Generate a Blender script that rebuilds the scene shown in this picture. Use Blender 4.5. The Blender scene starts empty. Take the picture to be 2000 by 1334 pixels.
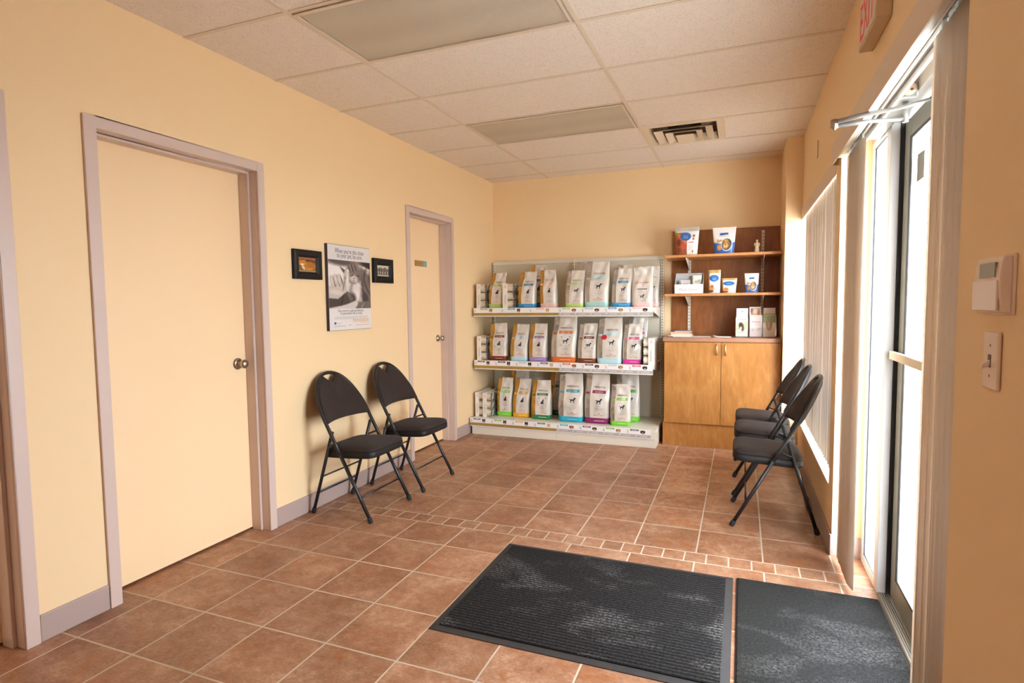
import bpy, bmesh, math, random
import numpy as np
from mathutils import Vector, Matrix
from mathutils.geometry import tessellate_polygon

random.seed(7)
SC = bpy.context.scene
COL = SC.collection
PI = math.pi

# ------------------------------------------------------------------ helpers
def lin(c):
    if isinstance(c, str):
        c = tuple(int(c[i:i + 2], 16) for i in (0, 2, 4))
    return tuple((v / 255 / 12.92) if v / 255 <= 0.04045 else ((v / 255 + 0.055) / 1.055) ** 2.4 for v in c)

def tag(o, label=None, cat=None, group=None, kind=None):
    if label: o['label'] = label
    if cat: o['category'] = cat
    if group: o['group'] = group
    if kind: o['kind'] = kind
    return o

def thing(name, label, cat, loc=(0, 0, 0), rz=0.0, group=None, kind=None):
    o = bpy.data.objects.new(name, None)
    o.empty_display_size = 0.1
    COL.objects.link(o)
    o.location = loc
    o.rotation_euler = (0, 0, rz)
    return tag(o, label, cat, group, kind)

def copy_tree(o, parent=None):
    c = o.copy()
    COL.objects.link(c)
    c.parent = parent
    for ch in list(o.children):
        copy_tree(ch, c)
    return c

_txt = {}
def text2d(s):
    if s not in _txt:
        cu = bpy.data.curves.new('lettering', 'FONT')
        cu.body = s
        cu.align_x = 'CENTER'
        cu.resolution_u = 2
        ob = bpy.data.objects.new('lettering', cu)
        COL.objects.link(ob)
        dg = bpy.context.evaluated_depsgraph_get()
        me = ob.evaluated_get(dg).to_mesh()
        vs = [(v.co.x, v.co.y) for v in me.vertices]
        fs = [tuple(f.vertices) for f in me.polygons]
        ob.evaluated_get(dg).to_mesh_clear()
        bpy.data.objects.remove(ob)
        bpy.data.curves.remove(cu)
        xs = [v[0] for v in vs] or [0, 1]
        _txt[s] = (vs, fs, max(xs) - min(xs))
    return _txt[s]

def plane(o, ux, uy):
    o, ux, uy = Vector(o), Vector(ux), Vector(uy)
    return lambda u, v: o + ux * u + uy * v

class MB:
    def __init__(self):
        self.v, self.f, self.m, self.s = [], [], [], []
    def add(self, vs, fs, m=0, smooth=False):
        b = len(self.v)
        self.v += [tuple(p) for p in vs]
        for f in fs:
            self.f.append(tuple(b + i for i in f))
            self.m.append(m)
            self.s.append(smooth)
        return self
    def box(self, x0, x1, y0, y1, z0, z1, m=0):
        vs = [(x0, y0, z0), (x1, y0, z0), (x1, y1, z0), (x0, y1, z0), (x0, y0, z1), (x1, y0, z1), (x1, y1, z1), (x0, y1, z1)]
        return self.add(vs, [(0, 3, 2, 1), (4, 5, 6, 7), (0, 1, 5, 4), (1, 2, 6, 5), (2, 3, 7, 6), (3, 0, 4, 7)], m)
    def quad(self, a, b, c, d, m=0):
        return self.add([a, b, c, d], [(0, 1, 2, 3)], m)
    def tube(self, path, r, n=10, m=0, caps=True):
        P = [Vector(p) for p in path]
        rs = r if isinstance(r, (list, tuple)) else [r] * len(P)
        T = []
        for i in range(len(P)):
            t = (P[min(i + 1, len(P) - 1)] - P[max(i - 1, 0)])
            T.append(t.normalized())
        a = T[0].orthogonal().normalized()
        vs = []
        for i, p in enumerate(P):
            a = (a - T[i] * a.dot(T[i])).normalized()
            b = T[i].cross(a)
            for k in range(n):
                th = 2 * PI * k / n
                vs.append(p + (a * math.cos(th) + b * math.sin(th)) * rs[i])
        fs = [(i * n + k, i * n + (k + 1) % n, (i + 1) * n + (k + 1) % n, (i + 1) * n + k) for i in range(len(P) - 1) for k in range(n)]
        self.add(vs, fs, m, True)
        if caps:
            self.add(vs[:n], [tuple(range(n))[::-1]], m)
            self.add(vs[-n:], [tuple(range(n))], m)
        return self
    def lathe(self, prof, c, axis=(0, 0, 1), n=24, m=0):
        A = Vector(axis).normalized(); a = A.orthogonal().normalized(); b = A.cross(a); c = Vector(c)
        vs = [c + A * h + (a * math.cos(2 * PI * k / n) + b * math.sin(2 * PI * k / n)) * max(r, 1e-5) for r, h in prof for k in range(n)]
        fs = [(i * n + k, i * n + (k + 1) % n, (i + 1) * n + (k + 1) % n, (i + 1) * n + k) for i in range(len(prof) - 1) for k in range(n)]
        return self.add(vs, fs, m, True)
    def poly(self, pts, fn, m=0):
        tr = tessellate_polygon([[Vector((p[0], p[1], 0)) for p in pts]])
        return self.add([fn(*p) for p in pts], tr, m)
    def prism(self, pts, fn, d, m=0):
        """pts 2-D outline on plane fn, extruded by vector d"""
        d = Vector(d); n = len(pts)
        a = [Vector(fn(*p)) for p in pts]; b = [p + d for p in a]
        tr = [tuple(t) for t in tessellate_polygon([[Vector((p[0], p[1], 0)) for p in pts]])]
        self.add(a + b, tr + [tuple(n + i for i in t[::-1]) for t in tr] + [(i, (i + 1) % n, n + (i + 1) % n, n + i) for i in range(n)], m)
        return self
    def rect(self, u0, u1, v0, v1, fn, m=0, nu=1, nv=1):
        vs = [fn(u0 + (u1 - u0) * i / nu, v0 + (v1 - v0) * j / nv) for j in range(nv + 1) for i in range(nu + 1)]
        w = nu + 1
        return self.add(vs, [(j * w + i, j * w + i + 1, (j + 1) * w + i + 1, (j + 1) * w + i) for j in range(nv) for i in range(nu)], m)
    def disc(self, cu, cv, ru, rv, fn, m=0, n=20):
        return self.poly([(cu + ru * math.cos(2 * PI * k / n), cv + rv * math.sin(2 * PI * k / n)) for k in range(n)], fn, m)
    def text(self, s, cu, cv, size, fn, m=0, width=None, left=False):
        vs, fs, w = text2d(s)
        kx = size if width is None else width / w
        off = w / 2 * kx if left else 0
        return self.add([fn(cu + off + x * kx, cv + y * size) for x, y in vs], fs, m)
    def build(self, name, mats, parent=None, off=None, bevel=0.0, seg=2, fix=True):
        me = bpy.data.meshes.new(name)
        vs = self.v
        if off is not None:
            vs = [(p[0] - off[0], p[1] - off[1], p[2] - off[2]) for p in vs]
        me.from_pydata([tuple(p) for p in vs], [], self.f)
        if not isinstance(mats, (list, tuple)): mats = [mats]
        for mt in mats: me.materials.append(mt)
        me.polygons.foreach_set('material_index', self.m)
        me.polygons.foreach_set('use_smooth', self.s)
        if fix:
            bm = bmesh.new(); bm.from_mesh(me)
            bmesh.ops.remove_doubles(bm, verts=bm.verts, dist=1e-6)
            bmesh.ops.recalc_face_normals(bm, faces=bm.faces)
            bm.to_mesh(me); bm.free()
        me.update()
        o = bpy.data.objects.new(name, me)
        COL.objects.link(o)
        if parent is not None: o.parent = parent
        if bevel:
            md = o.modifiers.new('edge', 'BEVEL'); md.width = bevel; md.segments = seg; md.limit_method = 'ANGLE'; md.angle_limit = 0.6
        return o

def struct(name, mb, mats, label, cat, **k):
    return tag(mb.build(name, mats, **k), label, cat, None, 'structure')

# ------------------------------------------------------------------ materials
def mat(name, col, rough=0.5, metal=0.0, bump=None, sheen=0.0, coat=0.0, spec=None, var=None, emit=0.0):
    m = bpy.data.materials.new(name); m.use_nodes = True
    nt = m.node_tree; b = nt.nodes['Principled BSDF']
    c = lin(col)
    b.inputs['Base Color'].default_value = (*c, 1)
    b.inputs['Roughness'].default_value = rough
    b.inputs['Metallic'].default_value = metal
    b.inputs['Sheen Weight'].default_value = sheen
    b.inputs['Coat Weight'].default_value = coat
    if spec is not None: b.inputs['Specular IOR Level'].default_value = spec
    if emit:
        b.inputs['Emission Color'].default_value = (*c, 1); b.inputs['Emission Strength'].default_value = emit
    if bump or var:
        tc = nt.nodes.new('ShaderNodeTexCoord')
    if bump:
        sc, st = bump[:2]; bdist = bump[2] if len(bump) > 2 else 0.002
        n = nt.nodes.new('ShaderNodeTexNoise'); n.inputs['Scale'].default_value = sc; n.inputs['Detail'].default_value = 3
        nt.links.new(tc.outputs['Object'], n.inputs['Vector'])
        bp = nt.nodes.new('ShaderNodeBump'); bp.inputs['Strength'].default_value = st; bp.inputs['Distance'].default_value = bdist
        nt.links.new(n.outputs['Fac'], bp.inputs['Height']); nt.links.new(bp.outputs['Normal'], b.inputs['Normal'])
    if var:
        sc, amt = var
        n = nt.nodes.new('ShaderNodeTexNoise'); n.inputs['Scale'].default_value = sc; n.inputs['Detail'].default_value = 4
        nt.links.new(tc.outputs['Object'], n.inputs['Vector'])
        mx = nt.nodes.new('ShaderNodeMix'); mx.data_type = 'RGBA'
        mx.inputs['A'].default_value = (*[v * (1 - amt) for v in c], 1); mx.inputs['B'].default_value = (*[min(1, v * (1 + amt)) for v in c], 1)
        nt.links.new(n.outputs['Fac'], mx.inputs['Factor']); nt.links.new(mx.outputs['Result'], b.inputs['Base Color'])
    return m

class NT:
    """small expression builder for shader nodes"""
    def __init__(self, m): self.nt = m.node_tree
    def n(self, t, **k):
        nd = self.nt.nodes.new(t)
        for a, b in k.items(): setattr(nd, a, b)
        return nd
    def set(self, sock, v):
        if isinstance(v, bpy.types.NodeSocket): self.nt.links.new(v, sock)
        else: sock.default_value = v
    def math(self, op, a, b=0.0, c=None):
        nd = self.n('ShaderNodeMath', operation=op)
        self.set(nd.inputs[0], a); self.set(nd.inputs[1], b)
        if c is not None: self.set(nd.inputs[2], c)
        return nd.outputs[0]
    def mix(self, f, a, b):
        nd = self.n('ShaderNodeMix', data_type='RGBA')
        self.set(nd.inputs['Factor'], f); self.set(nd.inputs['A'], a); self.set(nd.inputs['B'], b)
        return nd.outputs['Result']
    def ramp(self, f, stops):
        nd = self.n('ShaderNodeValToRGB'); cr = nd.color_ramp
        while len(cr.elements) < len(stops): cr.elements.new(0.5)
        for e, (p, c) in zip(cr.elements, stops): e.position = p; e.color = (*lin(c), 1)
        self.set(nd.inputs[0], f)
        return nd.outputs[0]
    def noise(self, vec, scale, detail=4, rough=0.5, dist=0.0):
        nd = self.n('ShaderNodeTexNoise')
        nd.inputs['Scale'].default_value = scale; nd.inputs['Detail'].default_value = detail; nd.inputs['Roughness'].default_value = rough
        nd.inputs['Distortion'].default_value = dist
        if vec is not None: self.set(nd.inputs['Vector'], vec)
        return nd.outputs['Fac']
    def mapping(self, vec, scale=(1, 1, 1), loc=(0, 0, 0), rot=(0, 0, 0)):
        nd = self.n('ShaderNodeMapping')
        nd.inputs['Scale'].default_value = scale; nd.inputs['Location'].default_value = loc; nd.inputs['Rotation'].default_value = rot
        self.set(nd.inputs['Vector'], vec)
        return nd.outputs[0]
    def bump(self, h, strength, dist):
        nd = self.n('ShaderNodeBump'); nd.inputs['Strength'].default_value = strength; nd.inputs['Distance'].default_value = dist
        self.set(nd.inputs['Height'], h)
        return nd.outputs[0]

def wood(name, c0, c1, c2, rough=0.4, scale=1.0):
    m = mat(name, c1, rough); q = NT(m); b = m.node_tree.nodes['Principled BSDF']
    tc = q.n('ShaderNodeTexCoord').outputs['Object']
    v = q.mapping(tc, (6 * scale, 6 * scale, 1.7 * scale))
    n1 = q.noise(v, 3.0, 6, 0.6, 0.6)
    v2 = q.mapping(tc, (60 * scale, 60 * scale, 2.5 * scale))
    n2 = q.noise(v2, 2.0, 3)
    f = q.math('ADD', q.math('MULTIPLY', n1, 0.8), q.math('MULTIPLY', n2, 0.2))
    q.set(b.inputs['Base Color'], q.ramp(f, [(0.3, c0), (0.5, c1), (0.68, c2)]))
    return m

M = {}
M['wall'] = mat('wall_paint', 'E9CB9E', 0.6, bump=(260, 0.12))
M['door'] = mat('door_paint', 'EFD0A4', 0.5)
M['frame'] = mat('frame_paint', 'CAB4A8', 0.42)
M['base'] = mat('baseboard_vinyl', 'A8938A', 0.45)
M['dark'] = mat('dark_void', '15120F', 0.9)
M['steel'] = mat('satin_nickel', 'B0A394', 0.28, 1.0)
M['alu'] = mat('painted_aluminium', '8F8C88', 0.4, 0.3)
M['alu_w'] = mat('white_aluminium', 'C2BCB8', 0.4)
M['bronze'] = mat('olive_stile_metal', '908D7C', 0.4, 0.4)
M['gasket'] = mat('black_gasket', '17151A', 0.6)
M['white'] = mat('white_plastic', 'E9E4DC', 0.4)
M['white_lit'] = mat('white_board', 'EEEAE6', 0.5)
M['cream_metal'] = mat('cream_shelf_metal', 'E0D8C6', 0.42)
M['panel_metal'] = mat('cream_back_panel', 'CFC5AE', 0.5)
M['slot'] = mat('slot_dark', '3A352E', 0.8)
M['chair_metal'] = mat('black_enamel_tube', '1B191B', 0.38)
M['rubber'] = mat('black_rubber', '17161A', 0.75)
M['vinyl'] = mat('black_vinyl', '1B1817', 0.55, spec=0.3)
M['black_frame'] = mat('black_wood_frame', '161311', 0.55, spec=0.25)
M['ink'] = mat('navy_ink', '20263F', 0.5)
M['black'] = mat('black_ink', '1A1A1E', 0.5)
M['grey_ink'] = mat('grey_ink', '9A9894', 0.6)
M['red'] = mat('red_ink', 'C0202C', 0.5)
M['gold_strip'] = mat('gold_label_strip', 'A07F3A', 0.5, var=(60, 0.15))
M['grey_strip'] = mat('grey_label_strip', 'B1ABA8', 0.5)
M['laminate'] = mat('counter_laminate', '9B6F55', 0.4, var=(90, 0.08))
M['brass'] = mat('brushed_handle', 'C9B68A', 0.3, 1.0)
M['tbar'] = mat('ceiling_tee_metal', 'D8C8B4', 0.5)
M['diffuser'] = mat('lens_plastic', 'B9AC9A', 0.35)
M['vent'] = mat('vent_metal', 'DCCBB2', 0.5)
M['slat'] = None
M['wood'] = wood('maple_laminate', '96602C', 'A76F34', 'B68145')
M['wood_d'] = wood('cherry_back_panel', '774015', '8B4F1C', '9A6029')
M['wood_s'] = wood('shelf_board_wood', 'A76A3A', 'B97C48', 'C48B56', scale=0.6)
M['matedge'] = mat('mat_rubber_border', '2E2A29', 0.65, var=(30, 0.3))
M['ground'] = mat('outside_concrete', 'D6D4CE', 0.9)
M['gold'] = mat('gold_foil', 'B98B3C', 0.27, 0.55, bump=(16, 0.5, 0.006))
M['silver'] = mat('silver_foil', 'BDB8B2', 0.24, 0.75, bump=(16, 0.55, 0.007))
M['bagwhite'] = mat('white_bag_film', 'D3CABD', 0.27, bump=(13, 0.5, 0.006), coat=0.4)
M['tin'] = mat('can_tin', 'C9C6C0', 0.25, 0.8)
M['canlabel'] = mat('can_paper_label', 'D9CDB6', 0.45, var=(25, 0.25))
M['carton'] = mat('white_carton', 'E8E2D8', 0.55)
M['greybox'] = mat('grey_card', 'A9A8A6', 0.6)
M['figure'] = mat('ivory_figurine', 'E2CDA8', 0.55)
M['acrylic'] = mat('clear_acrylic', 'FFFFFF', 0.05)
M['screen'] = mat('grey_display', '8E8873', 0.25)
M['exitface'] = mat('exit_face', 'D5C3B4', 0.5)
M['exitred'] = mat('exit_red', 'C4101A', 0.5, emit=0.3)
M['beige'] = mat('beige_metal', 'CDB592', 0.5)
M['thermo'] = mat('ivory_plastic', 'E6D3C2', 0.35)

def glass(name, tint='FFFFFF', refl=0.06):
    m = bpy.data.materials.new(name); m.use_nodes = True; nt = m.node_tree
    for n in list(nt.nodes):
        if n.type == 'BSDF_PRINCIPLED': nt.nodes.remove(n)
    out = nt.nodes['Material Output']
    t = nt.nodes.new('ShaderNodeBsdfTransparent'); t.inputs[0].default_value = (*lin(tint), 1)
    g = nt.nodes.new('ShaderNodeBsdfGlossy'); g.inputs['Roughness'].default_value = 0.02
    mx = nt.nodes.new('ShaderNodeMixShader'); mx.inputs[0].default_value = refl
    nt.links.new(t.outputs[0], mx.inputs[1]); nt.links.new(g.outputs[0], mx.inputs[2]); nt.links.new(mx.outputs[0], out.inputs[0])
    return m
M['glass'] = glass('clear_glass')
M['acrylic'] = glass('clear_acrylic_sheet', 'FDFDFD', 0.04)

def translucent(name, col, amt):
    m = mat(name, col, 0.6); nt = m.node_tree; b = nt.nodes['Principled BSDF']; out = nt.nodes['Material Output']
    t = nt.nodes.new('ShaderNodeBsdfTranslucent'); t.inputs[0].default_value = (*lin(col), 1)
    mx = nt.nodes.new('ShaderNodeMixShader'); mx.inputs[0].default_value = amt
    nt.links.new(b.outputs[0], mx.inputs[1]); nt.links.new(t.outputs[0], mx.inputs[2]); nt.links.new(mx.outputs[0], out.inputs[0])
    return m
M['slat'] = translucent('vinyl_slat', 'E4D6C6', 0.3)
M['slat_window'] = translucent('vinyl_slat_backlit', 'E6DACE', 0.2)
M['valance'] = mat('vinyl_valance', 'D9C6B2', 0.5)
M['clip'] = mat('clear_clip', 'C9CCC8', 0.2, 0.3)

def picmat():
    m = mat('printed_picture', 'FFFFFF', 0.35); q = NT(m)
    a = q.n('ShaderNodeAttribute'); a.attribute_name = 'Col'
    q.set(m.node_tree.nodes['Principled BSDF'].inputs['Base Color'], a.outputs['Color'])
    return m
M['pic'] = picmat()

# fabric of the chairs
def fabric():
    m = mat('charcoal_woven_fabric', '2A2423', 0.9, sheen=0.05, spec=0.2); q = NT(m); b = m.node_tree.nodes['Principled BSDF']
    tc = q.n('ShaderNodeTexCoord').outputs['Object']
    w = q.n('ShaderNodeTexWave', bands_direction='Y'); w.inputs['Scale'].default_value = 60; w.inputs['Distortion'].default_value = 1.5
    q.set(w.inputs['Vector'], tc)
    n = q.noise(tc, 500, 2)
    h = q.math('ADD', q.math('MULTIPLY', w.outputs['Fac'], 0.5), n)
    q.set(b.inputs['Base Color'], q.mix(h, (*lin('1B1513'), 1), (*lin('372B26'), 1)))
    q.set(b.inputs['Normal'], q.bump(h, 0.4, 0.002))
    return m
M['fabric'] = fabric()

# floor tile
def floor_mat():
    m = mat('terracotta_floor_tile', 'A8795B', 0.42); q = NT(m); b = m.node_tree.nodes['Principled BSDF']
    tc = q.n('ShaderNodeTexCoord').outputs['Object']
    sp = q.n('ShaderNodeSeparateXYZ'); q.set(sp.inputs[0], tc)
    X, Y = sp.outputs[0], sp.outputs[1]
    T = 0.332
    def linedist(v, o, t):
        f = q.math('FRACT', q.math('DIVIDE', q.math('SUBTRACT', v, o), t))
        return q.math('MULTIPLY', q.math('MINIMUM', f, q.math('SUBTRACT', 1.0, f)), t)
    up = q.math('GREATER_THAN', Y, 2.702)
    lo = q.math('LESS_THAN', Y, 2.585)
    mid = q.math('SUBTRACT', q.math('SUBTRACT', 1.0, up), lo)
    dx = linedist(X, 1.432, T)
    dxs = linedist(X, 1.487, T / 3)
    dyu = linedist(Y, 2.702, T)
    dyl = linedist(Y, 2.314, T)
    dxx = q.math('ADD', q.math('MULTIPLY', dx, q.math('SUBTRACT', 1.0, mid)), q.math('MULTIPLY', dxs, mid))
    dyy = q.math('ADD', q.math('ADD', q.math('MULTIPLY', dyu, up), q.math('MULTIPLY', dyl, lo)), q.math('MULTIPLY', mid, 0.1))
    be = q.math('MINIMUM', q.math('ABSOLUTE', q.math('SUBTRACT', Y, 2.702)), q.math('ABSOLUTE', q.math('SUBTRACT', Y, 2.585)))
    d = q.math('MINIMUM', q.math('MINIMUM', dxx, dyy), be)
    mr = q.n('ShaderNodeMapRange', interpolation_type='SMOOTHSTEP')
    q.set(mr.inputs['Value'], d); mr.inputs['From Min'].default_value = 0.0026; mr.inputs['From Max'].default_value = 0.0052
    tile = mr.outputs[0]
    # per-tile tint
    ix = q.math('ADD', q.math('MULTIPLY', q.math('FLOOR', q.math('DIVIDE', q.math('SUBTRACT', X, 1.432), T)), q.math('SUBTRACT', 1.0, mid)),
                q.math('MULTIPLY', q.math('FLOOR', q.math('DIVIDE', q.math('SUBTRACT', X, 1.487), T / 3)), mid))
    iy = q.math('ADD', q.math('MULTIPLY', q.math('FLOOR', q.math('DIVIDE', q.math('SUBTRACT', Y, 2.702), T)), up), q.math('MULTIPLY', q.math('FLOOR', q.math('DIVIDE', q.math('SUBTRACT', Y, 2.314), T)), q.math('MULTIPLY', lo, 3.1)))
    cb = q.n('ShaderNodeCombineXYZ'); q.set(cb.inputs[0], ix); q.set(cb.inputs[1], iy); q.set(cb.inputs[2], mid)
    wn = q.n('ShaderNodeTexWhiteNoise'); q.set(wn.inputs['Vector'], cb.outputs[0])
    off = q.n('ShaderNodeVectorMath', operation='MULTIPLY_ADD'); q.set(off.inputs[0], wn.outputs['Color']); off.inputs[1].default_value = (7, 7, 7); q.set(off.inputs[2], tc)
    v = off.outputs[0]
    n1 = q.noise(v, 4.5, 6, 0.62, 0.4)
    n2 = q.noise(v, 22, 6, 0.7)
    n3 = q.noise(q.mapping(v, (1, 2.2, 1)), 60, 4, 0.7)
    f = q.math('ADD', q.math('MULTIPLY', n1, 0.40), q.math('ADD', q.math('MULTIPLY', n2, 0.30), q.math('MULTIPLY', n3, 0.30)))
    c = q.ramp(f, [(0.38, '7C4C31'), (0.47, '93664A'), (0.53, 'A1765A'), (0.63, 'BB9579')])
    rust = q.noise(v, 8.0, 6, 0.65, 0.8)
    mr2 = q.n('ShaderNodeMapRange'); q.set(mr2.inputs['Value'], rust); mr2.inputs['From Min'].default_value = 0.55; mr2.inputs['From Max'].default_value = 0.72
    mr2.inputs['To Max'].default_value = 0.75
    c = q.mix(mr2.outputs[0], c, (*lin('97531F'), 1))
    br = q.math('ADD', 0.86, q.math('MULTIPLY', wn.outputs['Value'], 0.26))
    hs = q.n('ShaderNodeHueSaturation'); q.set(hs.inputs['Value'], br); q.set(hs.inputs['Color'], c)
    gr = q.mix(q.noise(tc, 1.6, 4), (*lin('8A7763'), 1), (*lin('E2D0B8'), 1))
    q.set(b.inputs['Base Color'], q.mix(tile, gr, hs.outputs[0]))
    h = q.math('ADD', tile, q.math('MULTIPLY', n2, 0.25))
    q.set(b.inputs['Normal'], q.bump(h, 0.35, 0.002))
    q.set(b.inputs['Roughness'], q.math('ADD', 0.62, q.math('MULTIPLY', tile, -0.2)))
    return m
M['floor'] = floor_mat()

def ceil_mat():
    m = mat('acoustic_ceiling_tile', 'DCC9B6', 0.9); q = NT(m); b = m.node_tree.nodes['Principled BSDF']
    tc = q.n('ShaderNodeTexCoord').outputs['Object']
    n = q.noise(tc, 120, 4, 0.6)
    v = q.n('ShaderNodeTexVoronoi'); v.inputs['Scale'].default_value = 85; q.set(v.inputs['Vector'], tc)
    pin = q.math('LESS_THAN', v.outputs['Distance'], q.math('MULTIPLY', n, 0.42))
    n2 = q.noise(tc, 30, 3)
    base = q.mix(n2, (*lin('E2D6CA'), 1), (*lin('ECE2D8'), 1))
    q.set(b.inputs['Base Color'], q.mix(q.math('MULTIPLY', pin, 0.55), base, (*lin('A08872'), 1)))
    q.set(b.inputs['Normal'], q.bump(q.math('SUBTRACT', n, pin), 0.3, 0.002))
    return m
M['ceil'] = ceil_mat()

def mat_carpet(name, scale, rot, base, rib, dust_amt, centre):
    m = mat(name, base, 0.95, spec=0.08); q = NT(m); b = m.node_tree.nodes['Principled BSDF']
    tc = q.n('ShaderNodeTexCoord').outputs['Object']
    w = q.n('ShaderNodeTexWave', bands_direction='Y'); w.inputs['Scale'].default_value = scale; w.inputs['Distortion'].default_value = 0.6; w.inputs['Detail Scale'].default_value = 12
    q.set(w.inputs['Vector'], q.mapping(tc, rot=(0, 0, rot)))
    spk = q.noise(tc, 260, 3, 0.7)
    ribf = q.math('MULTIPLY', w.outputs['Fac'], spk)
    c = q.mix(ribf, (*lin(base), 1), (*lin(rib), 1))
    big = q.noise(q.mapping(tc, (1, 1.6, 1), loc=centre), 2.6, 6, 0.62, 0.5)
    mr = q.n('ShaderNodeMapRange'); q.set(mr.inputs['Value'], big); mr.inputs['From Min'].default_value = 0.5; mr.inputs['From Max'].default_value = 0.75
    fine = q.noise(tc, 90, 4, 0.75)
    mr3 = q.n('ShaderNodeMapRange'); q.set(mr3.inputs['Value'], fine); mr3.inputs['From Min'].default_value = 0.42; mr3.inputs['From Max'].default_value = 0.75
    dust = q.math('MULTIPLY', q.math('MULTIPLY', q.math('ADD', mr.outputs[0], 0.12), mr3.outputs[0]), q.math('MULTIPLY', q.math('ADD', w.outputs['Fac'], 0.35), dust_amt))
    q.set(b.inputs['Base Color'], q.mix(q.math('MINIMUM', dust, 1.0), c, (*lin('B9B2AC'), 1)))
    q.set(b.inputs['Normal'], q.bump(q.math('ADD', w.outputs['Fac'], q.math('MULTIPLY', spk, 0.4)), 0.8, 0.006))
    return m
M['carpetA'] = mat_carpet('ribbed_carpet', 15.7, 0, '171514', '2B2827', 0.7, (0, 0, 0))
M['carpetB'] = mat_carpet('dusty_ribbed_carpet', 42, 0.55, '201F1E', '3A3836', 0.5, (2.3, 0.7, 0))

# ------------------------------------------------------------------ painted pictures (vertex colours)
def ell(u, v, cx, cy, rx, ry, rot=0.0, soft=0.15):
    c, s = math.cos(rot), math.sin(rot)
    x = ((u - cx) * c + (v - cy) * s) / rx; y = (-(u - cx) * s + (v - cy) * c) / ry
    d = np.sqrt(x * x + y * y)
    return np.clip((1 + soft - d) / (2 * soft), 0, 1)
def pol(u, v, pts, soft=0.012):
    inside = np.zeros(u.shape, bool); dist = np.full(u.shape, 9.0)
    n = len(pts)
    for i in range(n):
        x0, y0 = pts[i]; x1, y1 = pts[(i + 1) % n]
        cond = ((y0 > v) != (y1 > v)) & (u < (x1 - x0) * (v - y0) / ((y1 - y0) if y1 != y0 else 1e-9) + x0)
        inside ^= cond
        dx, dy = x1 - x0, y1 - y0
        t = np.clip(((u - x0) * dx + (v - y0) * dy) / (dx * dx + dy * dy + 1e-12), 0, 1)
        dist = np.minimum(dist, np.hypot(u - x0 - t * dx, v - y0 - t * dy))
    sd = np.where(inside, dist, -dist)
    return np.clip(0.5 + sd / (2 * soft), 0, 1)
def lay(img, mask, col, amt=1.0):
    c = np.array([int(col[i:i + 2], 16) for i in (0, 2, 4)], float)
    a = (mask * amt)[..., None]
    return img * (1 - a) + c * a
def grain(u, v, fx, fy, seed=0):
    return np.sin(u * fx + 2.1 * np.sin(v * fy * 0.7 + seed)) * np.sin(v * fy + 1.7 * np.sin(u * fx * 0.6 + seed * 2))

def picture(name, nx, ny, fn, mapfn, parent=None, off=None):
    """grid mesh with the picture fn(u, v) -> sRGB 0..255 stored as vertex colours; mapfn(u, v) gives the point, u right, v up"""
    U, V = np.meshgrid(np.linspace(0, 1, nx + 1), np.linspace(0, 1, ny + 1))
    img = np.clip(fn(U, V), 0, 255) / 255
    L = np.where(img <= 0.04045, img / 12.92, ((img + 0.055) / 1.055) ** 2.4).reshape(-1, 3)
    mb = MB()
    w = nx + 1
    mb.add([mapfn(a, b) for a, b in zip(U.ravel(), V.ravel())], [(j * w + i, j * w + i + 1, (j + 1) * w + i + 1, (j + 1) * w + i) for j in range(ny) for i in range(nx)], 0, True)
    o = mb.build(name, M['pic'], parent, off, fix=False)
    at = o.data.color_attributes.new('Col', 'FLOAT_COLOR', 'POINT')
    buf = np.ones((len(L), 4), np.float32); buf[:, :3] = L
    at.data.foreach_set('color', buf.ravel())
    return o

# ------------------------------------------------------------------ dimensions (metres)
H = 2.716          # ceiling
D = 5.597          # back wall
XR = 3.10          # right wall face
YB = -2.6          # wall behind the camera
PX = 2.972         # left face of the pier in the back right corner
PY = 4.947         # front face of that pier

# ------------------------------------------------------------------ room shell
struct('floor', MB().box(-0.2, 3.3, YB - 0.1, D + 0.1, -0.08, 0), M['floor'], 'brown mottled ceramic tile floor with a border row of small tiles', 'floor')

# ceiling: tiles from the grid lines, the vent cell left open
xs = [-0.15, 0.66, 1.88, 2.49, 3.3]
ys = [YB - 0.1] + [1.714 + 0.61 * k for k in range(-7, 7)] + [D + 0.1]
mb = MB()
for i in range(len(xs) - 1):
    for j in range(len(ys) - 1):
        if abs(xs[i] - 1.88) < 1e-6 and abs(ys[j] - 4.154) < 1e-3: continue
        mb.quad((xs[i], ys[j], H), (xs[i], ys[j + 1], H), (xs[i + 1], ys[j + 1], H), (xs[i + 1], ys[j], H))
struct('ceiling', mb, M['ceil'], 'suspended ceiling of speckled off-white acoustic tiles', 'ceiling')
mb = MB()
for x in (0.66, 1.88):
    mb.box(x - 0.012, x + 0.012, YB, D, H - 0.005, H - 0.0005)
for y in ys[1:-1]:
    for a, c in ((0, 0.648), (0.672, 1.868), (1.892, XR)):
        mb.box(a, c, y - 0.012, y + 0.012, H - 0.004, H - 0.0005)
mb.box(2.485, 2.497, 4.166, 4.752, H - 0.004, H - 0.0005)
struct('trim_1', mb, M['tbar'], 'pale metal tee bars of the suspended ceiling grid', 'ceiling grid')

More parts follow.
